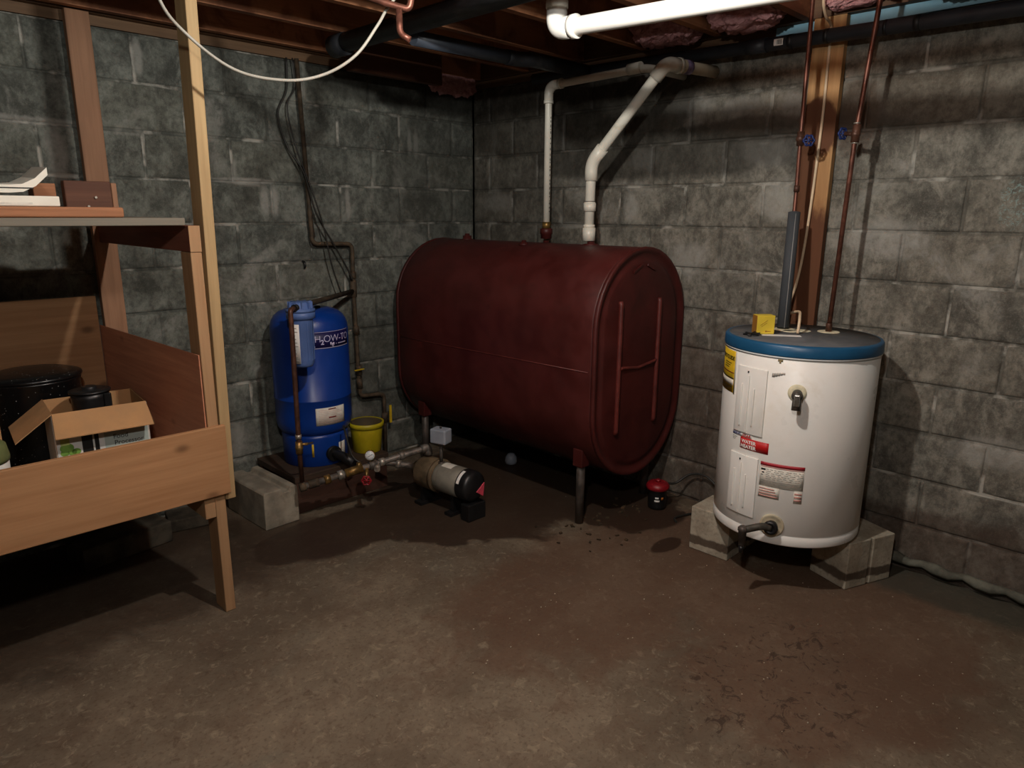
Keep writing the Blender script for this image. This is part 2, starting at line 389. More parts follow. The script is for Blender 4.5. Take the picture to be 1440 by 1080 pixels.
M['pvc_tan'] = simple('weathered_pvc', lin(190, 178, 154), 0.45, 0, 0.12, 8)
M['purple'] = simple('purple_primer', lin(150, 135, 175), 0.45, 0, 0.3, 40)
M['print'] = simple('dark_print', lin(60, 56, 52), 0.7, 0, 0.1)
M['abs'] = simple('black_abs_pipe', lin(46, 49, 54), 0.5, 0, 0.15, 7, lin(70, 70, 70))
M['abs_tape'] = simple('black_tape', lin(20, 21, 23), 0.5, 0, 0.1)
M['grey_pipe'] = simple('grey_drain_pipe', lin(72, 80, 92), 0.45, 0, 0.12, 7)
M['copper'] = simple('dull_copper', lin(120, 76, 62), 0.45, 0.6, 0.22, 20, lin(76, 46, 38))
M['copper_dark'] = simple('tarnished_copper', lin(92, 60, 46), 0.55, 0.4, 0.25, 20, lin(56, 40, 32))
M['brass'] = simple('dull_brass', lin(150, 118, 66), 0.45, 0.7, 0.25, 30, lin(92, 72, 46))
M['solder'] = simple('solder_joint', lin(176, 168, 156), 0.4, 0.6, 0.2, 50)
M['foam'] = simple('grey_pipe_foam', lin(62, 66, 70), 0.85, 0, 0.1, 8)
M['seamgrey'] = simple('foam_slit', lin(140, 140, 138), 0.6, 0, 0.1)
M['cable_white'] = simple('white_cable', lin(158, 154, 143), 0.5, 0, 0.06, 10)
M['cable_tan'] = simple('cream_cable', lin(226, 200, 166), 0.5, 0, 0.1, 10)
M['cable_dark'] = simple('black_cable', lin(40, 38, 34), 0.5, 0, 0.15, 10)
M['heater'] = simple('white_enamel', lin(240, 239, 233), 0.32, 0, 0.02, 4, lin(226, 221, 208))
M['heater_foam'] = simple('yellowed_foam', lin(226, 218, 186), 0.8, 0, 0.1, 30)
M['lid_blue'] = simple('blue_lid', lin(28, 84, 122), 0.4, 0, 0.1, 6)
M['lid_top'] = simple('dusty_lid_top', lin(92, 94, 96), 0.7, 0, 0.15, 9, lin(120, 114, 104))
M['lid_edge'] = simple('pale_lid_gasket', lin(220, 224, 224), 0.5, 0, 0.05)
M['red_label'] = simple('red_label', lin(190, 24, 26), 0.45, 0, 0.06)
M['red_strip'] = simple('faded_red_strip', lin(176, 40, 50), 0.5, 0, 0.1)
M['white_label'] = simple('white_label', lin(236, 234, 228), 0.5, 0, 0.03)
M['paper_grey'] = simple('greyed_paper', lin(216, 212, 200), 0.7, 0, 0.08, 30)
M['pink_print'] = simple('pink_print', lin(206, 150, 140), 0.7, 0, 0.1, 40)
M['grey_print'] = simple('grey_print', lin(158, 154, 144), 0.7, 0, 0.15, 80)
M['navy'] = simple('navy_ink', lin(30, 52, 120), 0.5, 0, 0.05)
M['yellow_label'] = simple('yellow_label', lin(214, 178, 34), 0.55, 0, 0.08, 20)
M['blackink'] = simple('black_ink', lin(22, 20, 18), 0.6, 0, 0.05)
M['dark_red'] = simple('dark_red_ink', lin(120, 30, 26), 0.6, 0, 0.05)
M['black_plastic'] = simple('black_plastic', lin(26, 26, 27), 0.4, 0, 0.15, 10)
M['dirty_valve'] = simple('grimy_valve', lin(74, 70, 62), 0.5, 0.3, 0.3, 40, lin(36, 34, 30))
M['ring'] = simple('rusty_white_ring', lin(196, 184, 156), 0.6, 0, 0.15, 25, lin(104, 84, 58))
M['chrome'] = simple('scuffed_chrome', lin(186, 184, 178), 0.25, 0.9, 0.1, 20)
M['blue_tank'] = simple('blue_enamel', lin(8, 56, 140), 0.36, 0, 0.08, 4)
M['logo_navy'] = simple('logo_navy', lin(22, 20, 74), 0.45, 0, 0.05)
M['logo_lilac'] = simple('logo_lilac', lin(196, 190, 222), 0.5, 0, 0.04)
M['filter_blue'] = simple('filter_blue', lin(82, 108, 162), 0.5, 0, 0.10, 8, lin(66, 86, 130))
M['bucket'] = simple('yellow_bucket', lin(190, 172, 26), 0.5, 0, 0.1, 8)
M['bucket_in'] = simple('dark_bucket_inside', lin(70, 58, 34), 0.8, 0, 0.2, 8)
M['pump_iron'] = simple('rusty_pump_casting', lin(104, 88, 66), 0.7, 0.2, 0.25, 14, lin(82, 52, 34), 0.4, 0.3, 40)
M['pump_motor'] = simple('dusty_motor_shell', lin(132, 128, 116), 0.55, 0.2, 0.15, 10, lin(96, 84, 68))
M['switch_grey'] = simple('grey_switch_box', lin(146, 152, 162), 0.5, 0, 0.06, 10)
M['red_plastic'] = simple('red_plastic', lin(138, 22, 32), 0.4, 0, 0.1, 10)
M['pink_red'] = simple('pinkish_red_tag', lin(206, 70, 90), 0.6, 0, 0.1, 10)
M['gauge_face'] = simple('gauge_face', lin(222, 226, 226), 0.35, 0, 0.03)
M['blue_plastic'] = simple('blue_handle', lin(24, 42, 96), 0.5, 0, 0.12, 20)
M['yellow_box'] = simple('yellow_card_box', lin(224, 196, 60), 0.6, 0, 0.05, 10)
M['brown_edge'] = simple('brown_box_edge', lin(160, 110, 40), 0.6, 0, 0.1)
M['card'] = simple('corrugated_card', lin(186, 142, 96), 0.85, 0, 0.08, 6, lin(160, 118, 78))
M['card_white'] = simple('white_carton', lin(222, 222, 216), 0.6, 0, 0.04)
M['teal_grey'] = simple('grey_green_print', lin(176, 188, 180), 0.6, 0, 0.04)
M['green'] = simple('green_print', lin(124, 168, 72), 0.6, 0, 0.12, 40)
M['olive_lid'] = simple('olive_lid', lin(96, 104, 62), 0.6, 0, 0.1, 20)
M['green_pale'] = simple('pale_green_print', lin(196, 206, 124), 0.6, 0, 0.1, 40)
M['books'] = simple('white_book_board', lin(226, 222, 208), 0.6, 0, 0.05, 10)
t = NT('speckled_black_enamel')
sp = t.rng(t.voronoi(75), 0.10, 0.16, 1, 0)
sp = t.math('MULTIPLY', sp, t.rng(t.noise(30, 2), 0.45, 0.6))
M['enamel'] = t.fin(t.mix(sp, lin(16, 16, 17), lin(190, 190, 188)), 0.3, 0, 0.5)
t = NT('pink_fibreglass')
nn = t.noise(34, 8, 0.78, 0.6)
t.bump(nn, 0.7, 0.02)
M['pink'] = t.fin(t.mix(t.rng(nn, 0.3, 0.7), lin(184, 126, 128), lin(226, 176, 176)), 1.0, 0, 0.1)
M['blue_foam'] = simple('pale_blue_foam', lin(150, 200, 222), 0.8, 0, 0.05)
M['grey_strip'] = simple('grey_foam_strip', lin(104, 104, 93), 0.9, 0, 0.2, 16, lin(76, 70, 58), 0.2, 0.6, 40)
M['pebble'] = simple('pale_crumbs', lin(168, 156, 134), 0.9, 0, 0.2, 40)
M['leaf'] = simple('damp_litter', lin(66, 50, 30), 0.9, 0, 0.3, 40)
M['far_wall'] = simple('far_blockwork', lin(112, 108, 98), 0.95, 0, 0.12, 3)

# ------------------------------------------------------------------ room shell
def block_wall(name, mat, P, s_even, s_odd, length, seed):
    """P(s, z, d): point at s along the wall, height z, depth d behind the face"""
    rnd = random.Random(seed); b = B(); bm = b.bm
    ml = bm.verts.layers.float.new('mort'); rl = bm.verts.layers.float.new('rnd')
    U = [0.0, 0.003, 0.010, 0.024, 0.06]
    def face(s0, s1, z0, z1):
        us = [s0 + u for u in U] + [s0 + (s1 - s0) * f for f in (0.3, 0.5, 0.7)] + [s1 - u for u in reversed(U)]
        if s1 - s0 < 0.25: us = [s0 + (s1 - s0) * f for f in (0, .03, .08, .2, .5, .8, .92, .97, 1)]
        V_ = [0.0, 0.003, 0.010, 0.024]
        zs = [z0 + u for u in V_] + [z0 + (z1 - z0) * f for f in (0.35, 0.65)] + [z1 - u for u in reversed(V_)]
        r = rnd.random(); dd = rnd.uniform(-0.0015, 0.0015)
        grid = []
        for z in zs:
            row = []
            for s in us:
                e = min(s - s0, s1 - s, z - z0, z1 - z)
                w = mnoise.noise(Vector((s * 14, z * 14, seed * 3.1))) * 0.006
                m_ = max(0.0, min(1.0, 1 - (e + w) / 0.016))
                d = 0.0065 * max(0, 1 - (e + w * 0.6) / 0.010) ** 1.4 if e < 0.02 else 0
                if e < 1e-6: d = 0.008
                jx = mnoise.noise(Vector((s * 9, z * 9, 7.7 + seed))) * 0.0025 if 1e-6 < e < 0.03 else 0
                v = bm.verts.new(P(s + jx, z + jx, max(0, d) + dd)); v[ml] = m_; v[rl] = r
                row.append(v)
            grid.append(row)
        for i in range(len(zs) - 1):
            for j in range(len(us) - 1):
                f = bm.faces.new((grid[i][j], grid[i][j + 1], grid[i + 1][j + 1], grid[i + 1][j])); f.smooth = True
    H = 0.2032; W = 0.4064
    for k in range(-1, 10):
        zt = 2.04 - H * k; zb = zt - H
        off = s_even if k % 2 == 0 else s_odd
        js = [0.0]; s = off % W
        if s < 0.04: s += W
        while s < length: js.append(s + rnd.uniform(-0.003, 0.003)); s += W
        js.append(length)
        g = 0.004
        for a, c in zip(js[:-1], js[1:]):
            face(a + (g if a > 0 else .0005), c - g, max(zb, 0.0) + g, zt - g)
    # mortar bed and the body of the wall behind it
    vs = [bm.verts.new(P(s, z, d)) for d in (0.0075, 0.20) for s, z in ((0, -0.02), (length, -0.02), (length, 2.2432), (0, 2.2432))]
    for v in vs: v[ml] = 1.0; v[rl] = 0.5
    for q in ((0, 1, 2, 3), (4, 7, 6, 5), (0, 4, 5, 1), (1, 5, 6, 2), (2, 6, 7, 3), (3, 7, 4, 0)):
        bm.faces.new([vs[i] for i in q])
    return struct(name, b, mat)
LEN = 6.2
wall_right = block_wall('wall_right', M['block_r'], lambda s, z, d: Vector((d, -s, z)), 0.358, 0.155, LEN, 3)
wall_left = block_wall('wall_left', M['block_l'], lambda s, z, d: Vector((-s, d, z)), 0.180, 0.376, LEN, 5)
struct('floor', B().box(-LEN, 0.2, -LEN, 0.2, -0.12, 0.0), M['floor'])
struct('wall_front', B().box(-LEN, 0.2, -LEN - 0.2, -LEN, -0.02, 2.52), M['far_wall'])
struct('wall_far', B().box(-LEN - 0.2, -LEN, -LEN, 0.2, -0.02, 2.52), M['far_wall'])
ceiling = struct('ceiling', B().box(-LEN, 0.2, -LEN, 0.2, 2.521, 2.56), M['deck'])
ys = [-0.115, -0.525] + [-0.93 - 0.406 * i for i in range(12)]
for y in ys:
    obj('joist', B().box(-LEN + 0.05, -0.042, y, y + 0.038, 2.286, 2.520), M['joist'], ceiling)
obj('rim_board', B().box(-0.040, -0.002, -LEN + .05, 0.0, 2.286, 2.520), M['sill_y'], ceiling)
obj('rim_board', B().box(-LEN + .05, -0.045, -0.040, -0.003, 2.286, 2.520), M['sill_x'], ceiling)
obj('sill_plate', B().box(-LEN + .05, 0.05, -0.006, 0.12, 2.2445, 2.285), M['sill_x'], wall_left)
obj('sill_plate', B().box(-0.001, 0.12, -LEN + .05, -0.01, 2.2445, 2.285), M['sill_y'], wall_right)
obj('sill_seal', B().box(-0.0045, 0.11, -LEN + .05, -1.98, 2.2445, 2.2845), M['blue_foam'], wall_right)

# pink insulation stuffed in the joist ends over the right wall, and one wad over the corner
def batt(x0, x1, y0, y1, z0, z1, label, seed):
    b = B(); n = 9
    bmesh.ops.create_icosphere(b.bm, subdivisions=6, radius=1.0)
    c = Vector(((x0 + x1) / 2, (y0 + y1) / 2, (z0 + z1) / 2)); h = Vector(((x1 - x0) / 2, (y1 - y0) / 2, (z1 - z0) / 2))
    for v in b.bm.verts:
        d = v.co.normalized()
        p = Vector([math.copysign(abs(q) ** 0.55, q) for q in d])
        q = Vector((p.x * h.x, p.y * h.y, p.z * h.z))
        w = mnoise.fractal(q * 16 + Vector((seed, seed * 2, 0)), 0.7, 2.1, 6) * 0.026
        v.co = c + q * 0.93 + d * w
        v.co.y = min(max(v.co.y, y0), y1); v.co.z = min(max(v.co.z, z0), z1); v.co.x = min(v.co.x, x1)
    for f in b.bm.faces: f.smooth = True
    return tag(obj('insulation_batt', b, M['pink']), label, 'insulation', 'pink insulation batts above the walls')
batt(-0.26, -0.043, -1.695, -1.345, 2.258, 2.50, 'pink insulation batt above the end of the white fill pipe', 1.3)
batt(-0.27, -0.043, -2.100, -1.755, 2.256, 2.51, 'pink insulation batt stuffed above the barcode sticker on the black drain', 5.1)
batt(-0.135, -0.043, -2.505, -2.17, 2.288, 2.51, 'pink insulation batt above the stained plank and the two copper pipes', 9.4)
batt(-0.25, -0.043, -2.91, -2.565, 2.258, 2.51, 'pink insulation batt right of both copper pipes, rightmost of the row', 12.2)
batt(-0.45, -0.05, -0.110, -0.045, 2.17, 2.45, 'dark pink insulation tuft hanging over the top of the corner', 3.7)

# ------------------------------------------------------------------ red oil tank
XF, XB, YE, YL, ZB, ZT = -0.735, -0.012, -1.620, -0.125, 0.226, 1.343
def stad(inset, y, n=20):
    r = (XB - XF) / 2; cx = (XF + XB) / 2; r2 = r - inset
    pts = []
    for k in range(n + 1):
        a = PI * k / n; pts.append(Vector((cx + r2 * math.cos(a), y, ZT - r + r2 * math.sin(a))))
    for k in range(n + 1):
        a = PI + PI * k / n; pts.append(Vector((cx + r2 * math.cos(a), y, ZB + r + r2 * math.sin(a))))
    return pts
def loft(b, rings, cap=True):
    vr = [[b.bm.verts.new(p) for p in rg_] for rg_ in rings]
    n = len(vr[0])
    for i in range(len(vr) - 1):
        for k in range(n):
            f = b.bm.faces.new((vr[i][k], vr[i][(k + 1) % n], vr[i + 1][(k + 1) % n], vr[i + 1][k])); f.smooth = True
    if cap: b.bm.faces.new(vr[0]); b.bm.faces.new(vr[-1])
    return b
tank = thing('oil_tank', 'large dark red oval fuel oil tank on pipe legs in the corner', 'tank', ((XF + XB) / 2, (YE + YL) / 2, 0))
rings = [stad(0.004, YE + 0.022), stad(0.0, YE + 0.03), stad(0, YE + .2), stad(0, YE + .6), stad(0, YL - .5), stad(0, YL - .2), stad(0.0, YL - 0.03), stad(0.004, YL - 0.022)]
obj('shell', loft(B(), rings), M['tank_red'], tank)
def endcap(y, s):
    b = B()
    rr = [stad(0.0, y + s * 0.0215), stad(-0.003, y + s * 0.016), stad(-0.003, y + s * 0.003), stad(0.003, y), stad(0.014, y + s * .001), stad(0.022, y + s * 0.008), stad(0.034, y + s * 0.014), stad(0.052, y + s * 0.0145), stad(0.060, y + s * 0.008), stad(0.074, y + s * 0.006), stad(0.12, y + s * 0.004), stad(0.25, y + s * 0.002), stad(0.32, y + s * 0.0015)]
    return loft(b, rr)
ec = obj('end_cap', endcap(YE, 1), M['tank_red'], tank)
obj('end_cap', endcap(YL, -1), M['tank_red'], tank)
for x, z0, z1 in ((-0.560, 0.472, 1.100), (-0.245, 0.478, 1.094)):
    b = B(); b.tube([(x, YE + 0.003, z0 - .004), (x, YE - 0.002, z0 + .012), (x, YE - 0.002, z1 - .012), (x, YE + 0.003, z1 + .004)], 0.0115, 10)
    obj('stiffener_rib', b, M['tank_weld'], ec)
b = B(); b.tube([(-0.553, YE - 0.001, 0.787), (-0.53, YE - .004, .789), (-0.40, YE + .002, 0.772), (-0.27, YE - .004, 0.788), (-0.252, YE - 0.001, 0.792)], 0.008, 10)
obj('cross_rib', b, M['tank_weld'], ec, label='worn horizontal rib joining the two upright ribs')
for x0, z0, x1, z1 in ((-0.47, 1.23, -0.40, 1.265), (-0.36, 1.262, -0.29, 1.235)):
    obj('stiffener_rib', B().bar((x0, YE + .002, z0), (x1, YE + .002, z1), 0.006, 0.012), M['tank_red'], ec, 0.002)
obj('weld_seam', B().tube([(XF - 0.0005, YE + .04, 0.792), (XF - 0.0005, -1.0, 0.786), (XF - 0.0005, -0.441, 0.780), (XF - .0005, -.16, .779)], 0.0028, 6), M['tank_weld'], tank)
cx, rr_ = (XF + XB) / 2, (XB - XF) / 2
for (x, y) in ((-0.65, -1.488), (-0.10, -1.488), (-0.65, -0.27), (-0.10, -0.27)):
    zt = ZB + rr_ - math.sqrt(rr_ ** 2 - (x - cx) ** 2)
    lg = obj('leg', B().cyl((x, y, 0.001), (x, y, zt + 0.01), 0.021, seg=20), M['steel_dark'], tank, label='bare grey steel pipe leg')
    obj('leg_socket', B().obox((x, y, zt - 0.01), ((1, 0, 0), (0, 1, 0), (0, 0, 1)), (0.029, 0.029, 0.045)), M['tank_red'], lg, 0.004)
def bung(x, y, r, h, m=None):
    zz_ = ZB + (ZT - ZB) - rr_ + math.sqrt(rr_ ** 2 - (x - cx) ** 2)
    obj('bung', B().lathe((x, y, zz_ - 0.006), [(r * 1.25, 0), (r * 1.25, 0.008), (r, 0.009), (r, h), (r * .55, h), (r * .55, h + .012)], 8), m or M['tank_red'], tank)
bung(-0.37, -0.352, 0.026, 0.026); bung(-0.45, -0.893, 0.022, 0.014)
bung(-0.288, -0.905, 0.030, 0.012); bung(-0.367, -1.279, 0.034, 0.010)

# ------------------------------------------------------------------ white pipes above the tank
def pipe_thing(name, label, cat, base, group=None): return thing(name, label, cat, base, group)
zb_ = 1.3605
vp = pipe_thing('tank_vent_pipe', 'thinner white plastic vent pipe, left of two rising from red tank', 'pipe', (-0.288, -0.905, zb_), 'white plastic pipes from the red tank')
obj('pipe', B().tube(fillet([(-0.288, -0.905, zb_ + .07), (-0.288, -0.905, 2.135), (-0.276, -1.50, 2.150), (-0.012, -1.535, 2.142)], 0.07), 0.0185, 18), M['pvc'], vp)
obj('elbow', B().tube(fillet([(-0.288, -0.905, 2.05), (-0.288, -0.905, 2.135), (-0.286, -0.99, 2.138)], 0.075, 8), 0.0235, 20), M['pvc'], vp)
for a, c in (((-0.288, -0.905, 2.048), (-0.288, -0.905, 2.064)), ((-0.286, -0.978, 2.1378), (-0.286, -0.994, 2.138)), ((-0.2785, -1.40, 2.152), (-0.2775, -1.47, 2.1544))):
    obj('coupling', B().cyl(a, c, 0.0258, seg=20), M['pvc'], vp)
obj('red_fitting', B().lathe((-0.288, -0.905, zb_), [(0.030, 0), (0.030, .022), (.034, .024), (.034, .05), (.026, .055)], 20), M['tank_red'], vp, label='dark red iron socket')
obj('brass_collar', B().cyl((-0.288, -0.905, zb_ + .055), (-0.288, -0.905, zb_ + .088), 0.0225, seg=20), M['brass'], vp, label='brass collar')
mk = B(); rp = random.Random(3); z = 1.50
while z < 1.98:
    h_ = rp.uniform(.004, .014); mk.patch((-0.288, -0.905), .0186, 262, 276, z, z + h_, .0004, 2); z += h_ + rp.uniform(.004, .02)
obj('lettering', mk, M['print'], vp)
fp = pipe_thing('tank_fill_pipe', 'thicker white plastic fill pipe with slanted upper run into the wall', 'pipe', (-0.367, -1.279, zb_), 'white plastic pipes from the red tank')
A0, A1, A2 = Vector((-0.367, -1.262, zb_ - .005)), Vector((-0.362, -1.262, 1.735)), Vector((-0.325, -1.635, 2.142))
A3 = Vector((-0.012, -1.700, 2.141))
obj('pipe', B().tube(fillet([A0 + Vector((0, 0, .02)), A1, A2, A3], 0.07, 8), 0.0245, 20), M['pvc'], fp)
obj('elbow', B().tube(fillet([A1 - Vector((0, 0, .085)), A1, A1 + (A2 - A1).normalized() * .09], .075, 8), .031, 22), M['pvc'], fp)
obj('elbow', B().tube(fillet([A2 - (A2 - A1).normalized() * .075, A2, A2 + (A3 - A2).normalized() * .075], .075, 8), .0315, 22), M['pvc'], fp)
dn = (A3 - A2).normalized()
obj('coupling', B().cyl(A2 + dn * .072, A2 + dn * .088, .0345, seg=22), M['pvc'], fp)
obj('coupling', B().cyl(A2 + dn * .09, A2 + dn * .150, .030, seg=22), M['pvc_tan'], fp)
pr = obj('primer_band', B().cyl(A2 + dn * .112, A2 + dn * .150, .0307, seg=22), M['purple'], fp, label='band stained with purple primer')
obj('wall_stub', B().cyl(A2 + dn * .15, A3, .0262, seg=22), M['pvc_tan'], fp, label='greyed end of pipe going into the wall')
for z0, z1, r in ((1.505, 1.545, .031), (1.545, 1.55, .027), (1.362, 1.425, .0325), (1.425, 1.44, .029)):
    obj('coupling', B().cyl((A0.x + .002, A0.y, z0), (A0.x + .002, A0.y, z1), r, seg=22), M['pvc'], fp)
obj('clamp', B().cyl((A0.x + .002, A0.y, 1.548), (A0.x + .002, A0.y, 1.554), .0265, seg=22), M['steel_dark'], fp)

op = pipe_thing('overhead_drain_pipe', 'bright clean white plastic pipe crossing under the joists at top', 'pipe', (-1.1, -1.69, 2.06))
obj('pipe', B().tube(fillet([(-1.1, -1.672, 2.46), (-1.1, -1.672, 2.142), (-1.1, -2.78, 2.096), (-1.1, -6.15, 2.06)], .07, 8), .030, 24), M['pvc_clean'], op)
obj('elbow', B().tube(fillet([(-1.1, -1.672, 2.225), (-1.1, -1.672, 2.142), (-1.1, -1.755, 2.1386)], .078, 8), .0375, 24), M['pvc_clean'], op)
obj('coupling', B().cyl((-1.1, -1.745, 2.139), (-1.1, -1.768, 2.138), .0405, seg=24), M['pvc_clean'], op)
obj('coupling', B().cyl((-1.1, -1.672, 2.212), (-1.1, -1.672, 2.235), .0405, seg=24), M['pvc_clean'], op)

# ------------------------------------------------------------------ black and grey drain pipes
dp = thing('black_drain_pipe', 'long black plastic drain pipe with barcode sticker along right wall top', 'pipe', (-0.1, -2.2, 2.17))
obj('pipe', B().cyl((-0.1, -0.62, 2.224), (-0.1, -6.15, 2.1312), .0275, seg=24), M['abs'], dp)
def dz(y): return 2.224 - (y + 0.62) / -2.98 * 0.050
for y, w, r in ((-1.90, .09, .0305), (-2.085, .02, .0285), (-2.235, .018, .0285), (-2.565, .022, .0285), (-2.46, .012, .0282)):
    obj('coupling' if r > .03 else 'tape_band', B().cyl((-0.1, y, dz(y)), (-0.1, y - w, dz(y - w)), r, seg=24), M['abs'] if r > .03 else M['abs_tape'], dp)
def on_pipe(y, z, a, r): return Vector((-0.1 - r * math.cos(a), y, z + r * math.sin(a)))
b = B(); n = 6
def pipe_strip(b, y0, y1, a0, a1, r):
    for i in range(n):
        q = [on_pipe(y, dz(y), a, r) for y, a in ((y0, a0 + (a1 - a0) * i / n), (y1, a0 + (a1 - a0) * i / n), (y1, a0 + (a1 - a0) * (i + 1) / n), (y0, a0 + (a1 - a0) * (i + 1) / n))]
        b.bm.faces.new([b.bm.verts.new(p) for p in q])
    return b
st = obj('barcode_sticker', pipe_strip(B(), -2.032, -2.072, R(-28), R(26), .0286), M['white_label'], dp, label='white barcode sticker')
bb = B(); yy = -2.046
for w in (.002, .001, .003, .001, .002, .0015, .003):
    pipe_strip(bb, yy, yy - w, R(-20), R(16), .0291); yy -= w + .0013
obj('barcode', bb, M['blackink'], st)

d2 = thing('ceiling_soil_pipe', 'thick black plastic soil pipe running toward the camera under the joists', 'pipe', (-1.268, -1.5, 2.19))
obj('pipe', B().cyl((-1.268, -0.52, 2.240), (-1.268, -6.15, 2.238), .041, seg=26), M['abs'], d2)
obj('hub', B().cyl((-1.268, -0.45, 2.235), (-1.268, -0.55, 2.235), .0485, seg=26), M['abs'], d2)
obj('cleanout_plug', B().lathe((-1.268, -0.45, 2.235), [(.036, 0), (.036, .012), (.014, .012), (.014, .026)], 20, axis=(0, 1, 0)), M['abs_tape'], d2)
d3 = thing('grey_branch_pipe', 'blue-grey drain pipe running along the left joists into the dark corner', 'pipe', (-0.8, -0.99, 2.17))
obj('pipe', B().cyl((-1.222, -0.985, 2.20), (-0.62, -0.985, 2.206), .031, seg=24), M['grey_pipe'], d3)
obj('elbow', B().tube(fillet([(-0.68, -0.985, 2.2055), (-0.60, -0.985, 2.207), (-0.54, -1.02, 2.208), (-0.133, -1.02, 2.21)], .05, 6), .034, 22), M['abs'], d3, label='black elbow and stub into the corner')
# wooden blocking between the drain pipes and the wall
tag(obj('blocking_board', B().box(-1.05, -0.45, -0.24, -0.20, 2.19, 2.4255), M['dark_wood'], None, .003), 'dark board fixed flat under the joists near the wall corner', 'board')

# ------------------------------------------------------------------ water heater
HC, HR = (-0.334, -2.367), 0.295  # drawn at this size, then set to its real size below
ZH = 0.215
wh = thing('water_heater', 'short white electric water heater with blue lid on concrete blocks', 'water heater', (HC[0], HC[1], 0.191))
obj('jacket', B().lathe((HC[0], HC[1], ZH), [(.285, 0.0), (HR - .002, .0), (HR, .004), (HR, .038), (HR - .003, .041), (HR - .003, .045), (HR, .048), (HR, .748), (HR - .004, .752), (.1, .752)], 96), M['heater'], wh)
obj('gasket', B().lathe((HC[0], HC[1], .9675), [(.1, 0), (HR + .004, 0), (HR + .004, .008), (.1, .008)], 96), M['lid_edge'], wh)
lid = obj('lid', B().lathe((HC[0], HC[1], .976), [(.1, 0), (HR + .006, 0), (HR + .007, .003), (HR + .006, .036), (HR + .001, .043), (HR - .010, .0445)], 96, cap=False), M['lid_blue'], wh, label='blue lid rim')
obj('lid_top', B().lathe((HC[0], HC[1], 1.012), [(.05, 0), (HR - .0095, 0), (HR - .0095, .0085), (.02, .0085)], 96), M['lid_top'], lid, label='dusty grey top of the lid')
obj('lid_strip', B().obox((-.43, -2.32, 1.0212), ((.55, -.83, 0), (.83, .55, 0), (0, 0, 1)), (.075, .018, .0006)), M['white_label'], lid, label='white strip stuck on the lid')
for x, y, r in ((-.191, -2.416, .045), (-.27, -2.262, .05), (-.25, -2.33, .035), (-.30, -2.30, .03)):
    obj('escutcheon', B().cyl((x, y, 1.0206), (x, y, 1.0225), r, r * .93, 28), M['heater_foam'], lid)
for a in (80, 200, 320):
    obj('foot', B().cyl((HC[0] + .2 * math.cos(R(a + 5)), HC[1] + .2 * math.sin(R(a + 5)), .1915), (HC[0] + .2 * math.cos(R(a + 5)), HC[1] + .2 * math.sin(R(a + 5)), ZH + .002), .02, seg=12), M['black_plastic'], wh)
def access(d0, d1, z0, z1):
    p = obj('access_panel', B().patch(HC, HR, d0, d1, z0, z1, .007), M['heater'], wh, .002)
    w = d1 - d0
    for f, e0, e1 in ((.24, .26, .9), (.47, .12, .985), (.66, .3, .86)):
        h = z1 - z0
        obj('embossed_rib', B().patch(HC, HR + .007, d0 + w * f - .6, d0 + w * f + .6, z0 + h * (1 - e1), z0 + h * (1 - e0), .0065, 2), M['heater'], p, .0015)
    obj('screw', B().patch(HC, HR + .007, d0 + w * .40, d0 + w * .40 + 1.0, z1 - .022, z1 - .015, .003, 2), M['blackink'], p)
    return p
access(154.5, 181.0, .647, .915)
access(154.0, 180.0, .305, .556)
r0 = HR + .0006
br = obj('brand_label', B().patch(HC, HR, 162.3, 186.6, .581, .627, .0012), M['red_label'], wh, label='red label reading WATER HEATER')
obj('lettering', text_bm('WATER', .0195, on_cyl(HC, HR + .0018, 163.6, .606), 0, .0007), M['white_label'], br)
obj('lettering', text_bm('HEATER', .0195, on_cyl(HC, HR + .0018, 163.2, .5865), 0, .0007), M['white_label'], br)
bn = obj('brand_name', B().patch(HC, HR, 153.2, 172.5, .628, .646, .0009), M['white_label'], wh, label='small white brand label in blue and red letters')
obj('lettering', text_bm('SERVI', .017, on_cyl(HC, HR + .0015, 153.6, .6315), .2, .0006), M['navy'], bn)
obj('lettering', text_bm('STAR', .017, on_cyl(HC, HR + .0015, 163.8, .6295), .2, .0006), M['red_label'], bn)
for i in range(3):
    obj('lettering', B().patch(HC, HR, 153.6, 158.5 - i, .619 - i * .006, .621 - i * .006, .0006, 2), M['grey_print'], wh)
rl_ = obj('rating_label', B().patch(HC, HR, 182.0, 213.8, .452, .530, .0010), M['paper_grey'], wh, label='torn greyed rating label with red heading strip')
obj('torn_flap', B().patch(HC, HR, 182.0, 197.5, .405, .452, .0014), M['paper_grey'], rl_)
obj('torn_flap', B().patch(HC, HR, 207.8, 213.8, .400, .452, .0014), M['paper_grey'], rl_)
obj('red_strip', B().patch(HC, HR, 181.8, 213.8, .537, .551, .0012), M['red_strip'], rl_)
obj('pink_line', B().patch(HC, HR, 182.5, 213.4, .532, .535, .0011), M['pink_print'], rl_)
rr = random.Random(4)
fpb = B(); pkb = B(); pkb2 = B(); dkb = B()
for i in range(6):
    z = .522 - i * .0075
    x = 186.5
    while x < 212.5:
        w = rr.uniform(1.2, 4.2); fpb.patch(HC, HR + .001, x, min(213, x + w), z, z + .0022, .0004, 2); x += w + rr.uniform(.6, 2.5)
for i in range(5): fpb.patch(HC, HR + .001, 183, 213, .454 + i * .0052, .4565 + i * .0052, .0004)
for i in range(4): pkb.patch(HC, HR + .0014, 182.5, 196.8 - i, .410 + i * .010, .415 + i * .010, .0004)
for i in range(3): pkb2.patch(HC, HR + .0014, 208.2, 213.4, .409 + i * .013, .416 + i * .013, .0004)
dkb.patch(HC, HR + .001, 182.6, 186.0, .518, .525, .0005); dkb.patch(HC, HR + .001, 183.4, 185.2, .506, .511, .0005); dkb.patch(HC, HR + .001, 182.8, 184.4, .497, .500, .0005)
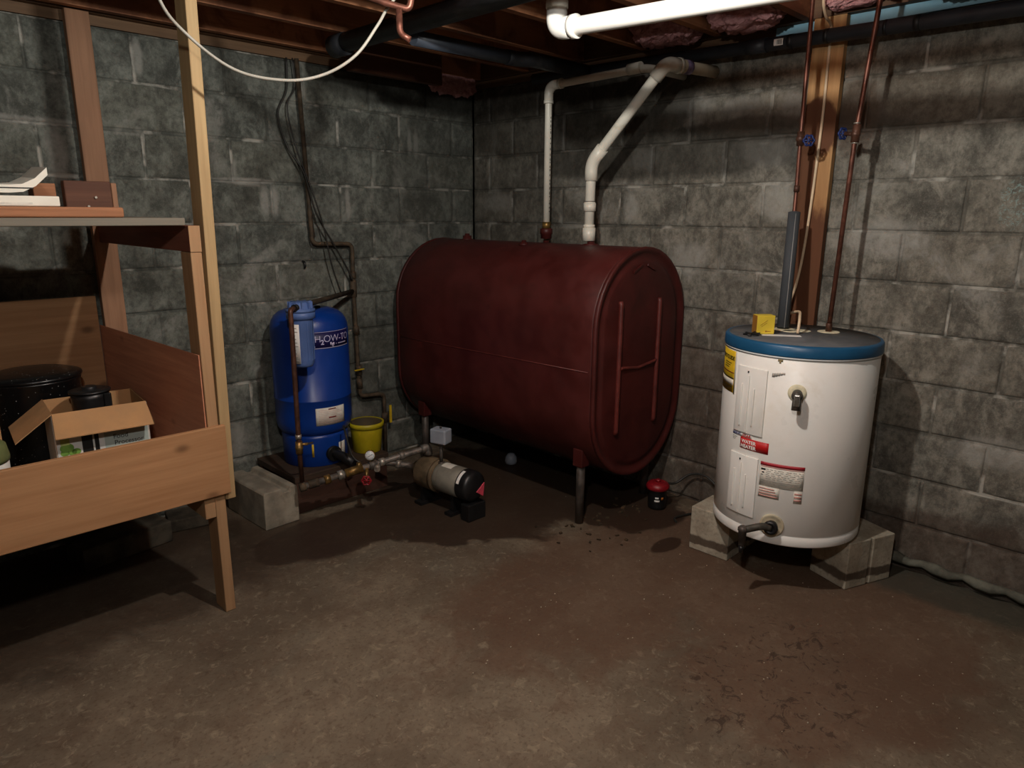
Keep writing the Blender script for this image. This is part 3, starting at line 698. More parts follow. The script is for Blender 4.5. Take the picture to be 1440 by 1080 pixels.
obj('lettering', fpb, M['grey_print'], rl_); obj('lettering', pkb, M['pink_print'], rl_); obj('lettering', pkb2, M['pink_print'], rl_); obj('warning_mark', dkb, M['blackink'], rl_)
en = obj('energy_label', B().patch(HC, HR, 118, 148.5, .790, .960, .0012), M['yellow_label'], wh, label='yellow energy label near the left edge')
obj('label_border', B().patch(HC, HR, 148.5, 150.6, .785, .962, .0010), M['paper_grey'], en)
obj('lettering', text_bm('ENERGYGUIDE', .0225, on_cyl(HC, HR + .0018, 118.6, .921), 0, .001), M['blackink'], en)
eb = B(); eb.patch(HC, HR + .0012, 119, 148, .868, .872, .0005); 
obj('rule', eb, M['dark_red'], en)
obj('rule', B().patch(HC, HR + .0012, 119, 148, .845, .850, .0005), M['blackink'], en)
obj('white_panel', B().patch(HC, HR + .0012, 119, 148, .819, .843, .0004), M['paper_grey'], en)
eb = B()
for i in range(3): eb.patch(HC, HR + .0012, 120, 146 - i * 3, .810 - i * .006, .8125 - i * .006, .0005)
obj('lettering', eb, M['blackink'], en); eb = B()
for i in range(3): eb.patch(HC, HR + .0012, 130, 143 - i * 2, .905 - i * .009, .908 - i * .009, .0004)
obj('lettering', eb, M['blackink'], en)
# relief valve
def hp(deg, r, z): return Vector((HC[0] + r * math.cos(R(deg)), HC[1] + r * math.sin(R(deg)), z))
out = Vector((math.cos(R(202.8)), math.sin(R(202.8)), 0))
rv = obj('relief_valve', B().cyl(hp(202.8, HR - .01, .838), hp(202.8, HR + .038, .838), .019, seg=20).ball(hp(202.8, HR + .036, .838), .021), M['dirty_valve'], wh)
obj('outlet', B().cyl(hp(202.8, HR + .038, .836), hp(202.8, HR + .046, .786), .015, .0165, 16), M['steel_dark'], rv)
obj('lever', B().obox(hp(202.8, HR + .060, .826), (out, (-out.y, out.x, 0), (0, 0, 1)), (.004, .010, .022)), M['chrome'], rv, .003)
obj('foam_patch', B().lathe(hp(202.6, HR - .004, .842), [(.034, 0), (.033, .0062), (.020, .0075)], 28, axis=out), M['heater_foam'], wh, label='yellowed foam round the relief valve')
obj('paint_chip', B().patch(HC, HR, 187.2, 190.8, .955, .964, .0008, 2).patch(HC, HR, 188.2, 189.6, .948, .957, .0008, 2), simple('olive_chip', lin(136, 120, 84), .8), wh)
tp = B()
for i in range(5):
    z = .893 + i * .0035; tp.patch(HC, HR, 184.0 + i * 1.8, 186.0 + i * 1.8, z, z + .015 - i * .0020, .0016, 2)
obj('torn_tape', tp, simple('tape_grey', lin(178, 176, 168), .6), wh)
# drain valve with hose tap
ring_c = hp(194.6, HR + .001, .296); od = Vector((math.cos(R(194.6)), math.sin(R(194.6)), 0))
dv = obj('drain_valve', B().lathe(ring_c, [(.046, -.012), (.046, .004), (.040, .006), (.034, .002), (.020, .002)], 36, axis=od), M['ring'], wh, label='drain tap with rusty white ring')
kb = B().lathe(ring_c + od * .006, [(.022, -.004), (.024, .012), (.028, .016), (.028, .030), (.017, .034), (.015, .024)], 14, axis=od)
obj('knob', kb, M['black_plastic'], dv)
lf = Vector((-.7056, .7085, 0))
p0 = ring_c + od * .030
b = B().tube(smooth([p0, p0 + lf * .035 + Vector((0, 0, .006)), p0 + lf * .075 + Vector((0, 0, -.002)), p0 + lf * .108 + Vector((0, 0, -.010))], 5), .0145, 14, True, None)
obj('spout', b, M['dirty_valve'], dv)
p1 = p0 + lf * .108
obj('hose_tap', B().lathe(p1 + Vector((0, 0, -.075)), [(.010, 0), (.012, .004), (.012, .02), (.015, .022), (.016, .06), (.019, .064), (.019, .075), (.012, .082)], 18), M['steel_dark'], dv)
obj('drip_tip', B().cyl(p1 + Vector((0, 0, -.105)), p1 + Vector((0, 0, -.077)), .008, .011, 12), M['black_plastic'], dv)

wh.scale = (.989, .989, .989); wh.location = (-.366, -2.380, .2060)
# blocks under the heater
def conc_block(c, ang, hx, hy, hz, label, group, mat, grooves=True):
    a = Vector((math.cos(ang), math.sin(ang), 0)); p = Vector((-math.sin(ang), math.cos(ang), 0)); u = Vector((0, 0, 1))
    c = Vector((c[0], c[1], 0.001))
    b = B()
    # plan outline with a shallow vertical groove half way along each long side
    g = .007; gw = .010
    pl = [(-hx, -hy), (-gw, -hy), (-gw * .4, -hy + g), (gw * .4, -hy + g), (gw, -hy), (hx, -hy), (hx, hy), (gw, hy), (gw * .4, hy - g), (-gw * .4, hy - g), (-gw, hy), (-hx, hy)] if grooves else [(-hx, -hy), (hx, -hy), (hx, hy), (-hx, hy)]
    lo = [b.bm.verts.new(c + a * x + p * y) for x, y in pl]; hi = [b.bm.verts.new(c + a * x + p * y + u * hz) for x, y in pl]
    n_ = len(pl)
    for i in range(n_): b.bm.faces.new((lo[i], lo[(i + 1) % n_], hi[(i + 1) % n_], hi[i]))
    b.bm.faces.new(list(reversed(lo))); b.bm.faces.new(hi)
    o = obj('concrete_block', b, mat, None, .006, 3)
    return tag(o, label, 'block', group)
GB = 'concrete blocks on the floor'
conc_block((-.298, -2.108), 0, .195, .095, .2045, 'concrete block under the left side of the white heater', GB, M['block_damp'])
conc_block((-.2175, -2.6255), math.atan2(-.0955, .239), .129, .0925, .2045, 'grooved concrete block under the right side of the white heater', GB, M['block_damp'])

# pipes on the heater
hot = thing('hot_water_pipe', 'left copper pipe down to the heater, lower end in grey foam', 'pipe', (-.295, -2.265, 1.029), 'copper pipes on top of the water heater')
pA = [(-.18, -2.203, 2.50), (-.20, -2.219, 1.84), (-.20, -2.224, 1.53), (-.295, -2.265, 1.035)]
obj('pipe', B().tube(smooth(pA, 6), .0085, 14), M['copper'], hot)
sl = obj('foam_sleeve', B().tube([(-.205, -2.2265, 1.505), (-.248, -2.245, 1.26), (-.295, -2.265, 1.0315)], .0245, 20), M['foam'], hot, label='dark grey foam sleeve')
vw = Vector((-.78, -.62, 0))
obj('foam_slit', B().tube([Vector((-.2055, -2.2265, 1.50)) + vw * .024, Vector((-.248, -2.245, 1.26)) + vw * .0243, Vector((-.295, -2.265, 1.034)) + vw * .0243], .0022, 6), M['seamgrey'], sl)
for z, x, y in ((1.60, -.1985, -2.2235),):
    obj('coupling', B().cyl((x, y, z - .012), (x, y, z + .014), .0115, seg=14), M['copper_dark'], hot)
def handwheel(c, ax, r, parent, mat):
    b = B(); ax = Vector(ax).normalized()
    u = ax.cross(Vector((0, 0, 1))).normalized(); v = ax.cross(u)
    pr_ = [Vector(c) + (u * math.cos(2 * PI * k / 30) + v * math.sin(2 * PI * k / 30)) * (r * (1 + .12 * math.cos(2 * PI * k * 6 / 30))) for k in range(31)]
    b.tube(pr_, r * .2, 8, False)
    for k in range(3): b.cyl(Vector(c) + (u * math.cos(PI * k / 3) + v * math.sin(PI * k / 3)) * r, Vector(c) - (u * math.cos(PI * k / 3) + v * math.sin(PI * k / 3)) * r, r * .14, seg=8)
    b.ball(c, r * .3)
    return obj('handwheel', b, mat, parent)
vb = obj('valve_body', B().cyl((-.2003, -2.220, 1.77), (-.200, -2.219, 1.825), .0145, seg=16).ball((-.200, -2.2195, 1.797), .018).cyl((-.200, -2.2195, 1.797), (-.208, -2.250, 1.79), .008, seg=10), M['copper_dark'], hot)
handwheel((-.210, -2.259, 1.788), (-.7, -.6, .1), .020, vb, M['blue_plastic'])
cold = thing('cold_water_pipe', 'right bare copper pipe dropping to the round plate on heater lid', 'pipe', (-.226, -2.428, 1.0295), 'copper pipes on top of the water heater')
obj('pipe', B().tube([(-.205, -2.484, 2.50), (-.205, -2.469, 2.267), (-.205, -2.437, 1.797), (-.226, -2.428, 1.0295)], .0095, 14), M['copper'], cold)
obj('fitting', B().lathe((-.226, -2.428, 1.0295), [(.0125, 0), (.0125, .03), (.0105, .034)], 14), M['copper_dark'], cold)
vb = obj('valve_body', B().cyl((-.2055, -2.4368, 1.77), (-.205, -2.4395, 1.835), .0155, seg=16).ball((-.205, -2.437, 1.80), .018).cyl((-.205, -2.437, 1.80), (-.192, -2.392, 1.807), .008, seg=10), M['copper_dark'], cold)
handwheel((-.190, -2.383, 1.807), (.4, .9, 0), .020, vb, M['blue_plastic'])
for z in (1.765, 1.838): obj('solder_ring', B().cyl((-.2053, -2.438, z), (-.2053, -2.438, z + .005), .0125, seg=14), M['solder'], cold)
tag(obj('heater_power_cord', B().tube(smooth([(-.170, -2.245, 2.50), (-.165, -2.24, 2.33), (-.120, -2.238, 2.268), (-.062, -2.236, 2.250), (-.050, -2.236, 2.20), (-.050, -2.238, 1.851), (-.056, -2.225, 1.411), (-.060, -2.205, 1.20), (-.095, -2.19, 1.10), (-.17, -2.205, 1.07), (-.25, -2.305, 1.10), (-.35, -2.355, 1.09), (-.383, -2.367, 1.0295)], 6), .0058, 10), M['cable_tan']), 'cream power cord down the plank looping into the heater lid', 'cord')
tag(obj('wall_plank', B().box(-.043, -.006, -2.292, -2.160, .62, 2.2840), M['plank'], None, .003), 'tall pale plank with dark brown stains on the right wall', 'plank')
yb = thing('yellow_carton', 'small yellow box standing on the blue lid of the heater', 'box', (-.472, -2.262, 1.0282))
fx = Vector((.054, -.050, 0)).normalized(); fo = Vector((-fx.y * -1, -fx.x, 0)); fo = Vector((-.68, -.733, 0))
obj('body', B().obox((-.472, -2.262, 1.0282 + .038), (fx, fo, (0, 0, 1)), (.036, .024, .037)), M['yellow_box'], yb, .0015)
obj('side_edge', B().obox(Vector((-.472, -2.262, 1.0282 + .038)) - fx * .0365, (fx, fo, (0, 0, 1)), (.0008, .023, .036)), M['brown_edge'], yb)
def on_plane(o, ux, uy): return lambda x, y: Vector(o) + Vector(ux) * x + Vector(uy) * y
fc = Vector((-.472, -2.262, 1.0282)) + fo * .0246
obj('printed_mark', B().obox(fc + fx * .002 + Vector((0, 0, .012)), (fx, fo, (0, 0, 1)), (.003, .0004, .003)).obox(fc + fx * .014 + Vector((0, 0, .0115)), (fx, fo, (0, 0, 1)), (.008, .0004, .0012)).bar(fc - fx * .022 + Vector((0, 0, .036)), fc + fx * .006 + Vector((0, 0, .056)), .0008, .0012).bar(fc - fx * .018 + Vector((0, 0, .030)), fc + fx * .004 + Vector((0, 0, .046)), .0008, .0012), M['brown_edge'], yb)
jb = B()
for k in range(6):
    a = k * 1.1; q = Vector((-.545 + .022 * math.cos(a), -2.250 + .018 * math.sin(a), 1.0335))
    jb.obox(q, ((math.cos(a * 2), math.sin(a * 2), .2), (-math.sin(a * 2), math.cos(a * 2), .1), (0, 0, 1)), (.014, .006, .003))
tag(obj('scrap_litter', jb, M['black_plastic'], None, .001), 'small heap of dark scraps at the left edge of heater lid', 'litter', None, 'stuff')

# grey strip at the foot of the right wall
tag(obj('foam_strip', B().tube([(-.022 - .004 * math.sin(i * 1.7), -2.70 - i * .05, .055 - i * .0008 + .007 * math.sin(i * 2.3)) for i in range(18)], .02, 12, True, [.019 + .005 * math.sin(i * 1.9) for i in range(18)]), M['grey_strip']), 'lumpy grey strip lying along the foot of the right wall', 'strip')

# ------------------------------------------------------------------ blue pressure tank on its platform
pt0 = thing('tank_platform', 'low dark wooden platform carrying the blue pressure tank', 'platform', (-1.33, -.23, 0))
obj('deck_board', B().box(-1.605, -1.04, -.435, -.02, .165, .198), M['wet_wood'], pt0, .003)
obj('front_board', B().box(-1.60, -1.05, -.432, -.405, .001, .1645), wood('damp_red_board', lin(86, 58, 46), lin(54, 36, 28), 0, False), pt0, .003)
obj('back_board', B().box(-1.60, -1.05, -.06, -.033, .001, .1645), M['dark_wood'], pt0, .003)
TC, TR = (-1.361, -.225), .197
pt = thing('pressure_tank', 'tall bright blue well pressure tank beside the oil tank', 'tank', (TC[0], TC[1], .1985))
obj('body', B().lathe((TC[0], TC[1], .355), [(.10, 0), (.150, .004), (.176, .018), (.190, .04), (.196, .07), (TR, .10), (TR, .196), (TR + .0025, .199), (TR + .0025, .203), (TR, .206), (TR, .545), (.194, .575), (.186, .600), (.172, .622), (.150, .640), (.11, .655), (.06, .662), (.02, .664)], 72), M['blue_tank'], pt)
obj('skirt', B().lathe((TC[0], TC[1], .1985), [(.165, 0), (.169, .003), (.172, .15), (.170, .168), (.12, .17)], 64, cap=False), M['blue_tank'], pt)
obj('air_valve_cap', B().lathe((TC[0] + .02, TC[1] - .06, 1.008), [(.016, 0), (.016, .014), (.010, .018)], 16), M['blackink'], pt)
lg = obj('logo_plate', B().patch(TC, TR, 236, 311, .826, .912, .0012), M['logo_navy'], pt, label='navy logo plate reading H2OW-TO')
obj('plate_line', B().patch(TC, TR + .001, 236, 311, .8275, .8305, .0007), M['logo_lilac'], lg)
obj('plate_line', B().patch(TC, TR + .001, 236, 311, .909, .911, .0007), M['logo_lilac'], lg)
cT = TR + .0018
obj('lettering', text_bm('H', .046, on_cyl(TC, cT, 247.2, .861), 0, -.0004), M['logo_lilac'], lg)
obj('lettering', text_bm('2', .034, on_cyl(TC, cT + .0004, 256.2, .848), 0, .0010), M['logo_lilac'], lg)
obj('lettering', text_bm('OW-TO', .050, on_cyl(TC, cT, 260.2, .859), 0, -.0004, spacing=.93), M['logo_lilac'], lg)
db = B()
for d, z in ((272, .849), (274.6, .843), (276.8, .846), (275.4, .838)):
    db.patch(TC, TR + .001, d - 1.2, d + 1.2, z - .0075, z + .0075, .0007, 3)
obj('drop_marks', db, M['logo_lilac'], lg)
wb = B()
for d0, d1 in ((281, 282), (285.5, 289), (289.5, 292), (292.6, 296), (296.4, 300), (300.5, 304)): wb.patch(TC, TR + .001, d0, d1, .843, .848, .0007, 2)
obj('lettering', wb, M['logo_lilac'], lg)
obj('ring_mark', B().patch(TC, TR + .001, 245.6, 248, .834, .841, .0007, 2), M['logo_lilac'], lg)
il = obj('instruction_label', B().patch(TC, TR, 243, 290.5, .428, .520, .0012), M['paper_grey'], pt, label='white instruction label')
ib = B()
for i in range(9): ib.patch(TC, TR + .001, 247, 286 - (i % 3) * 5, .436 + i * .0088, .4375 + i * .0088, .0005)
obj('lettering', ib, M['pink_print'], il)
obj('warning_bar', B().patch(TC, TR + .001, 262, 274, .509, .514, .0008, 4).patch(TC, TR + .001, 262, 274, .464, .470, .0008, 4), M['dark_red'], il)
obj('side_sticker', B().patch(TC, .172, 283, 299, .225, .312, .0012), M['paper_grey'], pt, label='small grey sticker on the skirt')
obj('scratch_strip', B().patch(TC, .1725, 233.5, 237, .255, .325, .002, 2), M['yellow_label'], pt, label='narrow pale strip hanging on the skirt')
noz = obj('outlet_elbow', B().tube(fillet([(TC[0], TC[1] - .16, .262), (TC[0] + .01, -.45, .262), (TC[0] + .04, -.535, .232)], .05), .024, 18), M['black_plastic'], pt)
obj('outlet_flange', B().cyl((TC[0], TC[1] - .150, .262), (TC[0] + .001, TC[1] - .19, .262), .040, seg=24), M['black_plastic'], noz)

# block beside the platform
b = B(); a_ = R(92); ax_ = Vector((math.cos(a_), math.sin(a_), 0)); px_ = Vector((math.sin(a_), -math.cos(a_), 0))
sec = [(-.09, .001), (.09, .001), (.09, .175), (.083, .1895), (.052, .1895), (.042, .168), (.010, .168), (.000, .1895), (-.083, .1895), (-.09, .180)]
e0_ = [b.bm.verts.new(Vector((-1.722, -.305, 0)) - ax_ * .195 + px_ * u + Vector((0, 0, z))) for u, z in sec]
e1_ = [b.bm.verts.new(Vector((-1.722, -.305, 0)) + ax_ * .195 + px_ * u + Vector((0, 0, z))) for u, z in sec]
for i in range(len(sec)): b.bm.faces.new((e0_[i], e0_[(i + 1) % len(sec)], e1_[(i + 1) % len(sec)], e1_[i]))
b.bm.faces.new(list(reversed(e0_))); b.bm.faces.new(e1_)
tag(obj('concrete_block', b, M['block'], None, .005, 3), 'grey concrete block with a channel along its top, left of blue tank', 'block', GB)

# water filter
FC = (-1.560, -.515)
wf = thing('water_filter', 'light blue cartridge water filter hung before the blue tank', 'filter', (FC[0], FC[1], .775))
bw = obj('bowl', B().lathe((FC[0], FC[1], .775), [(.026, 0), (.042, .004), (.049, .016), (.0515, .04), (.0545, .225), (.0565, .232), (.066, .234), (.066, .262), (.060, .264)], 40), M['filter_blue'], wf)
for k in range(12):
    a = 2 * PI * k / 12
    obj('grip_rib', B().obox((FC[0] + .0525 * math.cos(a), FC[1] + .0525 * math.sin(a), .90), ((math.cos(a), math.sin(a), 0), (-math.sin(a), math.cos(a), 0), (.01 * math.cos(a), .01 * math.sin(a), 1)), (.0025, .003, .09)), M['filter_blue'], bw)
hd = obj('head', B().lathe((FC[0], FC[1], 1.0395), [(.067, 0), (.067, .012), (.050, .016), (.046, .040), (.040, .046), (.015, .048)], 40), M['filter_blue'], wf)
for k in range(10):
    a = 2 * PI * k / 10
    obj('head_rib', B().obox((FC[0] + .049 * math.cos(a), FC[1] + .049 * math.sin(a), 1.068), ((math.cos(a), math.sin(a), 0), (-math.sin(a), math.cos(a), 0), (0, 0, 1)), (.008, .004, .018)), M['filter_blue'], hd)
dirf = Vector((.78, .62, 0)).normalized()
ports = obj('port', B().cyl(Vector((FC[0], FC[1], 1.062)) - dirf * .070, Vector((FC[0], FC[1], 1.062)) + dirf * .070, .017, seg=18), M['black_plastic'], wf)
aL = 206
def fpatch(b, d0, d1, z0, z1, r): return b.patch(FC, r, d0, d1, z0, z1, .0012)
fs = obj('sticker', fpatch(B(), 190, 230, .800, .985, .0560), M['white_label'], wf, label='white paper strip sticker')
sb = B()
for i in range(10): sb.patch(FC, .0572, 193 , 222 - (i % 4) * 4, .812 + i * .017, .816 + i * .017, .0004, 3)
obj('lettering', sb, M['grey_print'], fs)

# copper drop from the filter to the manifold
cd = thing('filter_drop_pipe', 'thin copper pipe dropping from filter to the manifold', 'pipe', (-1.648, -.585, .225))
e0 = Vector((FC[0], FC[1], 1.062)) - dirf * .072
obj('pipe', B().tube(fillet([e0, e0 - dirf * .040, Vector((-1.648, -.588, .98)), Vector((-1.648, -.582, .46)), Vector((-1.642, -.575, .232))], .035, 6), .0115, 14), M['copper_dark'], cd)
vv = obj('shutoff_valve', B().cyl((-1.648, -.5815, .435), (-1.647, -.580, .375), .0165, seg=16).cyl((-1.6475, -.581, .42), (-1.61, -.60, .42), .007, seg=10).ball((-1.6475, -.581, .405), .019), M['brass'], cd)
obj('coupling', B().cyl((-1.648, -.582, .45), (-1.648, -.582, .47), .0145, seg=16), M['solder'], cd)
obj('lever', B().bar((-1.615, -.598, .42), (-1.59, -.612, .425), .012, .005), M['rust'], vv)

# supply pipe from filter to wall riser
e1 = Vector((FC[0], FC[1], 1.062)) + dirf * .073
rs = thing('wall_riser_pipe', 'brown iron riser pipe stepping down the left wall beside the blue tank', 'pipe', (-.965, -.05, .04))
obj('pipe', B().tube(fillet([(-1.240, -.045, 2.243), (-1.211, -.045, 1.325), (-.965, -.045, 1.319), (-.968, -.045, 1.05), (-.960, -.048, .432), (-.790, -.05, .418), (-.797, -.055, .04)], .035, 6), .0115, 14), M['rust'], rs)
tee = obj('tee_fitting', B().cyl((-.968, -.045, 1.02), (-.967, -.045, 1.115), .0185, seg=16).cyl((-.968, -.045, 1.055), (-.985, -.06, 1.055), .017, seg=16), M['rust'], rs)
for a, c in (((-.967, -.045, 1.125), (-.9665, -.045, 1.16)), ((-.963, -.046, .85), (-.962, -.0465, .80)), ((-.958, -.048, .54), (-.9575, -.0485, .48))):
    obj('coupling', B().cyl(a, c, .0175, seg=16), M['rust'], rs)
bv = obj('ball_valve', B().cyl((-.959, -.048, .62), (-.958, -.0485, .56), .0175, seg=16).cyl((-.9585, -.048, .6), (-.975, -.09, .6), .007, seg=10), M['rust'], rs)
obj('yellow_lever', B().bar((-1.02, -.102, .605), (-.955, -.094, .605), .012, .005), M['yellow_label'], bv, label='yellow valve lever')
v2 = obj('ball_valve', B().cyl((-.792, -.052, .30), (-.793, -.052, .24), .018, seg=16), M['rust'], rs)
obj('yellow_lever', B().bar((-.765, -.075, .345), (-.765, -.075, .235), .008, .014, up=(1, 0, 0)), M['yellow_label'], v2, label='yellow valve lever')
sp_ = thing('filter_supply_pipe', 'short brown pipe sloping from the wall riser to filter', 'pipe', (-1.25, -.28, 1.04))
obj('pipe', B().tube([e1, e1 + dirf * .05, Vector((-.992, -.066, 1.055))], .0135, 14), M['rust'], sp_)
obj('coupling', B().cyl(e1, e1 + dirf * .035, .0175, seg=16), M['rust'], sp_)

# cables and conduit on the left wall
tag(obj('steel_conduit', B().tube([(-1.222, -.018, 2.2435), (-1.212, -.018, 1.843), (-1.200, -.018, 1.50), (-1.184, -.018, 1.36)], .008, 10), M['steel_dark']), 'thin straight conduit beside the riser pipe on left wall', 'conduit')
tag(obj('dark_cable', B().tube(smooth([(-1.287, -.03, 2.243), (-1.297, -.03, 2.094), (-1.353, -.03, 1.971), (-1.314, -.03, 1.82), (-1.252, -.072, 1.69), (-1.195, -.075, 1.485), (-1.09, -.07, 1.31), (-1.01, -.07, 1.17), (-.988, -.07, 1.12)], 6), .005, 8), M['cable_dark']), 'black cable bowing left then crossing the riser to its tee', 'cable')
tag(obj('thin_cable', B().tube(smooth([(-1.262, -.045, 2.243), (-1.258, -.045, 2.11), (-1.307, -.045, 2.009), (-1.279, -.055, 1.823), (-1.222, -.105, 1.58), (-1.17, -.105, 1.40), (-1.135, -.10, 1.22), (-1.085, -.098, 1.06)], 6), .004, 8), M['cable_dark']), 'thinner black cable hanging down the left wall behind filter', 'cable')
tag(obj('wall_hook', B().tube(smooth([(-1.25, -.001, 1.232), (-1.25, -.018, 1.226), (-1.249, -.022, 1.208), (-1.248, -.014, 1.198)], 4), .006, 8), M['black_plastic']), 'small black hook in the left wall above the blue tank', 'hook')

# ------------------------------------------------------------------ manifold, gauge and pump
mf = thing('pump_manifold', 'horizontal iron manifold pipe with valves from pump to blue tank', 'pipe', (-1.3, -.62, .17))
mA, mB = Vector((-1.655, -.577, .202)), Vector((-1.020, -.765, .303))
def mp(f): return mA + (mB - mA) * f
obj('pipe', B().tube(fillet([mA, mB, mB + Vector((0, 0, -.042))], .03, 6), .0155, 16), M['galv'], mf)
for f, w, r, m in ((.02, .03, .022, 'rust'), (.10, .05, .021, 'rust'), (.20, .03, .023, 'brass'), (.30, .03, .024, 'solder'), (.40, .09, .022, 'brass'), (.55, .04, .0235, 'galv'), (.62, .03, .021, 'solder'), (.78, .025, .021, 'galv')):
    d = (mB - mA).normalized()
    obj('coupling', B().cyl(mp(f) - d * w / 2, mp(f) + d * w / 2, r, seg=12), M[m], mf)
obj('elbow', B().tube(fillet([mB - (mB - mA).normalized() * .04, mB, mB + Vector((0, 0, -.038))], .035, 6), .022, 16), M['galv'], mf)
obj('stub', B().cyl(mp(.44), mp(.44) + Vector((0, 0, .035)), .011, seg=12), M['brass'], mf)
g0 = mp(.53) + Vector((0, 0, .055)); gd = Vector((-.62, -.76, .18)).normalized()
gg = obj('pressure_gauge', B().lathe(g0, [(.022, -.012), (.0255, -.010), (.0255, .012), (.0235, .013)], 32, axis=gd).cyl(mp(.53), g0 - Vector((0, 0, .02)), .006, seg=10), M['brass'], mf, label='round pressure gauge with white dial')
obj('dial', B().lathe(g0, [(.0232, .0125), (.0232, .0135), (.005, .0135)], 32, axis=gd), M['gauge_face'], gg)
u_ = gd.cross(Vector((0, 0, 1))).normalized(); v_ = u_.cross(gd)
nb = B().bar(g0 + gd * .0142 - u_ * .013 + v_ * .006, g0 + gd * .0142 + u_ * .011 - v_ * .007, .0018, .0006, up=gd)
for k in range(9):
    a = R(-40 + k * 32.5); q = u_ * math.cos(a) + v_ * math.sin(a)
    nb.bar(g0 + gd * .0142 + q * .018, g0 + gd * .0142 + q * .0212, .0012, .0006, up=gd)
obj('needle_and_ticks', nb, M['blackink'], gg)
bib = obj('drain_cock', B().cyl(mp(.50), mp(.50) + Vector((-.03, -.04, -.045)), .010, seg=12), M['brass'], mf)
handwheel(mp(.50) + Vector((-.036, -.048, -.05)), (-.62, -.76, .1), .021, bib, M['red_plastic'])
obj('plug', B().cyl(mp(.58) + Vector((-.01, -.02, -.006)), mp(.58) + Vector((-.03, -.045, -.012)), .015, seg=12), M['solder'], mf)
obj('hose', B().tube(smooth([mp(.47) + Vector((0, .02, .02)), mp(.46) + Vector((-.01, .07, .06)), (-1.33, -.46, .42)], 5), .005, 8), M['cable_dark'], mf)

pp = thing('well_pump', 'dirty jet pump with grey motor on floor before the oil tank', 'pump', (-1.0, -.9, 0))
axp = Vector((.09, -1, 0)).normalized()
h0 = Vector((-1.022, -.725, .168))
def pa(s): return h0 + axp * s
obj('pump_head', B().lathe(pa(0), [(.03, -.05), (.045, -.045), (.05, -.01), (.078, 0), (.086, .015), (.086, .10), (.080, .115), (.06, .13)], 36, axis=axp), M['pump_iron'], pp)
obj('flange', B().lathe(pa(.112), [(.06, 0), (.088, .002), (.088, .018), (.06, .02)], 36, axis=axp), M['pump_iron'], pp)
mo = obj('motor', B().lathe(pa(.132), [(.06, 0), (.074, .003), (.0775, .01), (.0775, .17), (.070, .176)], 40, axis=axp), M['pump_motor'], pp)
ec_ = obj('motor_cap', B().lathe(pa(.302), [(.0790, 0), (.0795, .004), (.0795, .05), (.074, .066), (.05, .076), (.02, .078)], 40, axis=axp), M['black_plastic'], pp, label='black motor end cap')
def around(s, r, a):  # point round the pump axis, a from straight up
    sd = axp.cross(Vector((0, 0, 1))).normalized()
    return pa(s) + (Vector((0, 0, 1)) * math.cos(a) + sd * math.sin(a)) * r
lb = B()
for i in range(8):
    a0, a1 = R(20 - 75 + i * 7 - 15), R(20 - 75 + (i + 1) * 7 - 15)
    for sgn in (1,):
        lb.bm.faces.new([lb.bm.verts.new(p) for p in (around(.310, .0803, -a0), around(.328, .0803, -a0), around(.328, .0803, -a1), around(.310, .0803, -a1))])
obj('warning_sticker', lb, M['white_label'], ec_, label='white warning sticker')
lb = B()
for i in range(8):
    a0, a1 = R(20 - 75 + i * 7 - 15), R(20 - 75 + (i + 1) * 7 - 15)
    lb.bm.faces.new([lb.bm.verts.new(p) for p in (around(.310, .0803, a0 * -1 + 3.0), around(.328, .0803, -a0 + 3.0), around(.328, .0803, -a1 + 3.0), around(.310, .0803, -a1 + 3.0))])
lb.bm.free()
np_ = B()
for i in range(6):
    a0, a1 = R(-12 + i * 6), R(-12 + (i + 1) * 6)
    np_.bm.faces.new([np_.bm.verts.new(p) for p in (around(.165, .0783, a0), around(.235, .0783, a0), around(.235, .0783, a1), around(.165, .0783, a1))])
obj('name_plate', np_, M['paper_grey'], mo)
tg = pa(.40) + Vector((.0, -.006, .0))
bt_ = B(); q = [tg + Vector((.012, -.002, -.038)), tg + Vector((.012, -.012, .036)), tg + Vector((-.03, -.002, -.008))]
v1 = [bt_.bm.verts.new(p) for p in q]; v2_ = [bt_.bm.verts.new(p + Vector((.002, -.004, .0))) for p in q]
bt_.bm.faces.new(v1); bt_.bm.faces.new(list(reversed(v2_)))
for i in range(3): bt_.bm.faces.new((v1[i], v2_[i], v2_[(i + 1) % 3], v1[(i + 1) % 3]))
obj('tag', bt_, M['pink_red'], pp, label='pinkish red triangular tag')
for s, w in ((.03, .055), (.25, .05)):
    c = pa(s); obj('foot', B().box(c.x - .07, c.x + .07, c.y - w / 2, c.y + w / 2, .001, .016).box(c.x - .04, c.x + .04, c.y - .012, c.y + .012, .016, .10), M['black_plastic'], pp)
obj('base_block', B().box(pa(.36).x - .06, pa(.36).x + .055, pa(.36).y - .03, pa(.36).y + .03, .001, .088), M['black_plastic'], pp, .004)
obj('discharge_port', B().lathe((mB.x, mB.y, .246), [(.028, 0), (.028, .004), (.022, .006), (.022, .0015)], 18), M['solder'], pp) if False else None
obj('suction_pipe', B().tube(fillet([pa(-.045), pa(-.09), pa(-.09) + Vector((-.06, .05, .015)), pa(-.09) + Vector((-.14, .11, .03))], .03), .016, 14), M['galv'], pp)
obj('suction_union', B().cyl(pa(-.09) + Vector((-.045, .038, .011)), pa(-.09) + Vector((-.065, .055, .016)), .024, seg=14), M['solder'], pp)
sw = Vector((-1.015, -.865, .0))
tb = obj('switch_tube', B().cyl(sw + Vector((0, 0, .235)), sw + Vector((0, 0, .345)), .009, seg=12).cyl(sw + Vector((0, 0, .236)), sw + Vector((0, 0, .25)), .017, seg=8).cyl(sw + Vector((0, 0, .335)), sw + Vector((0, 0, .352)), .014, seg=8), M['steel_dark'], pp)
swb = B()
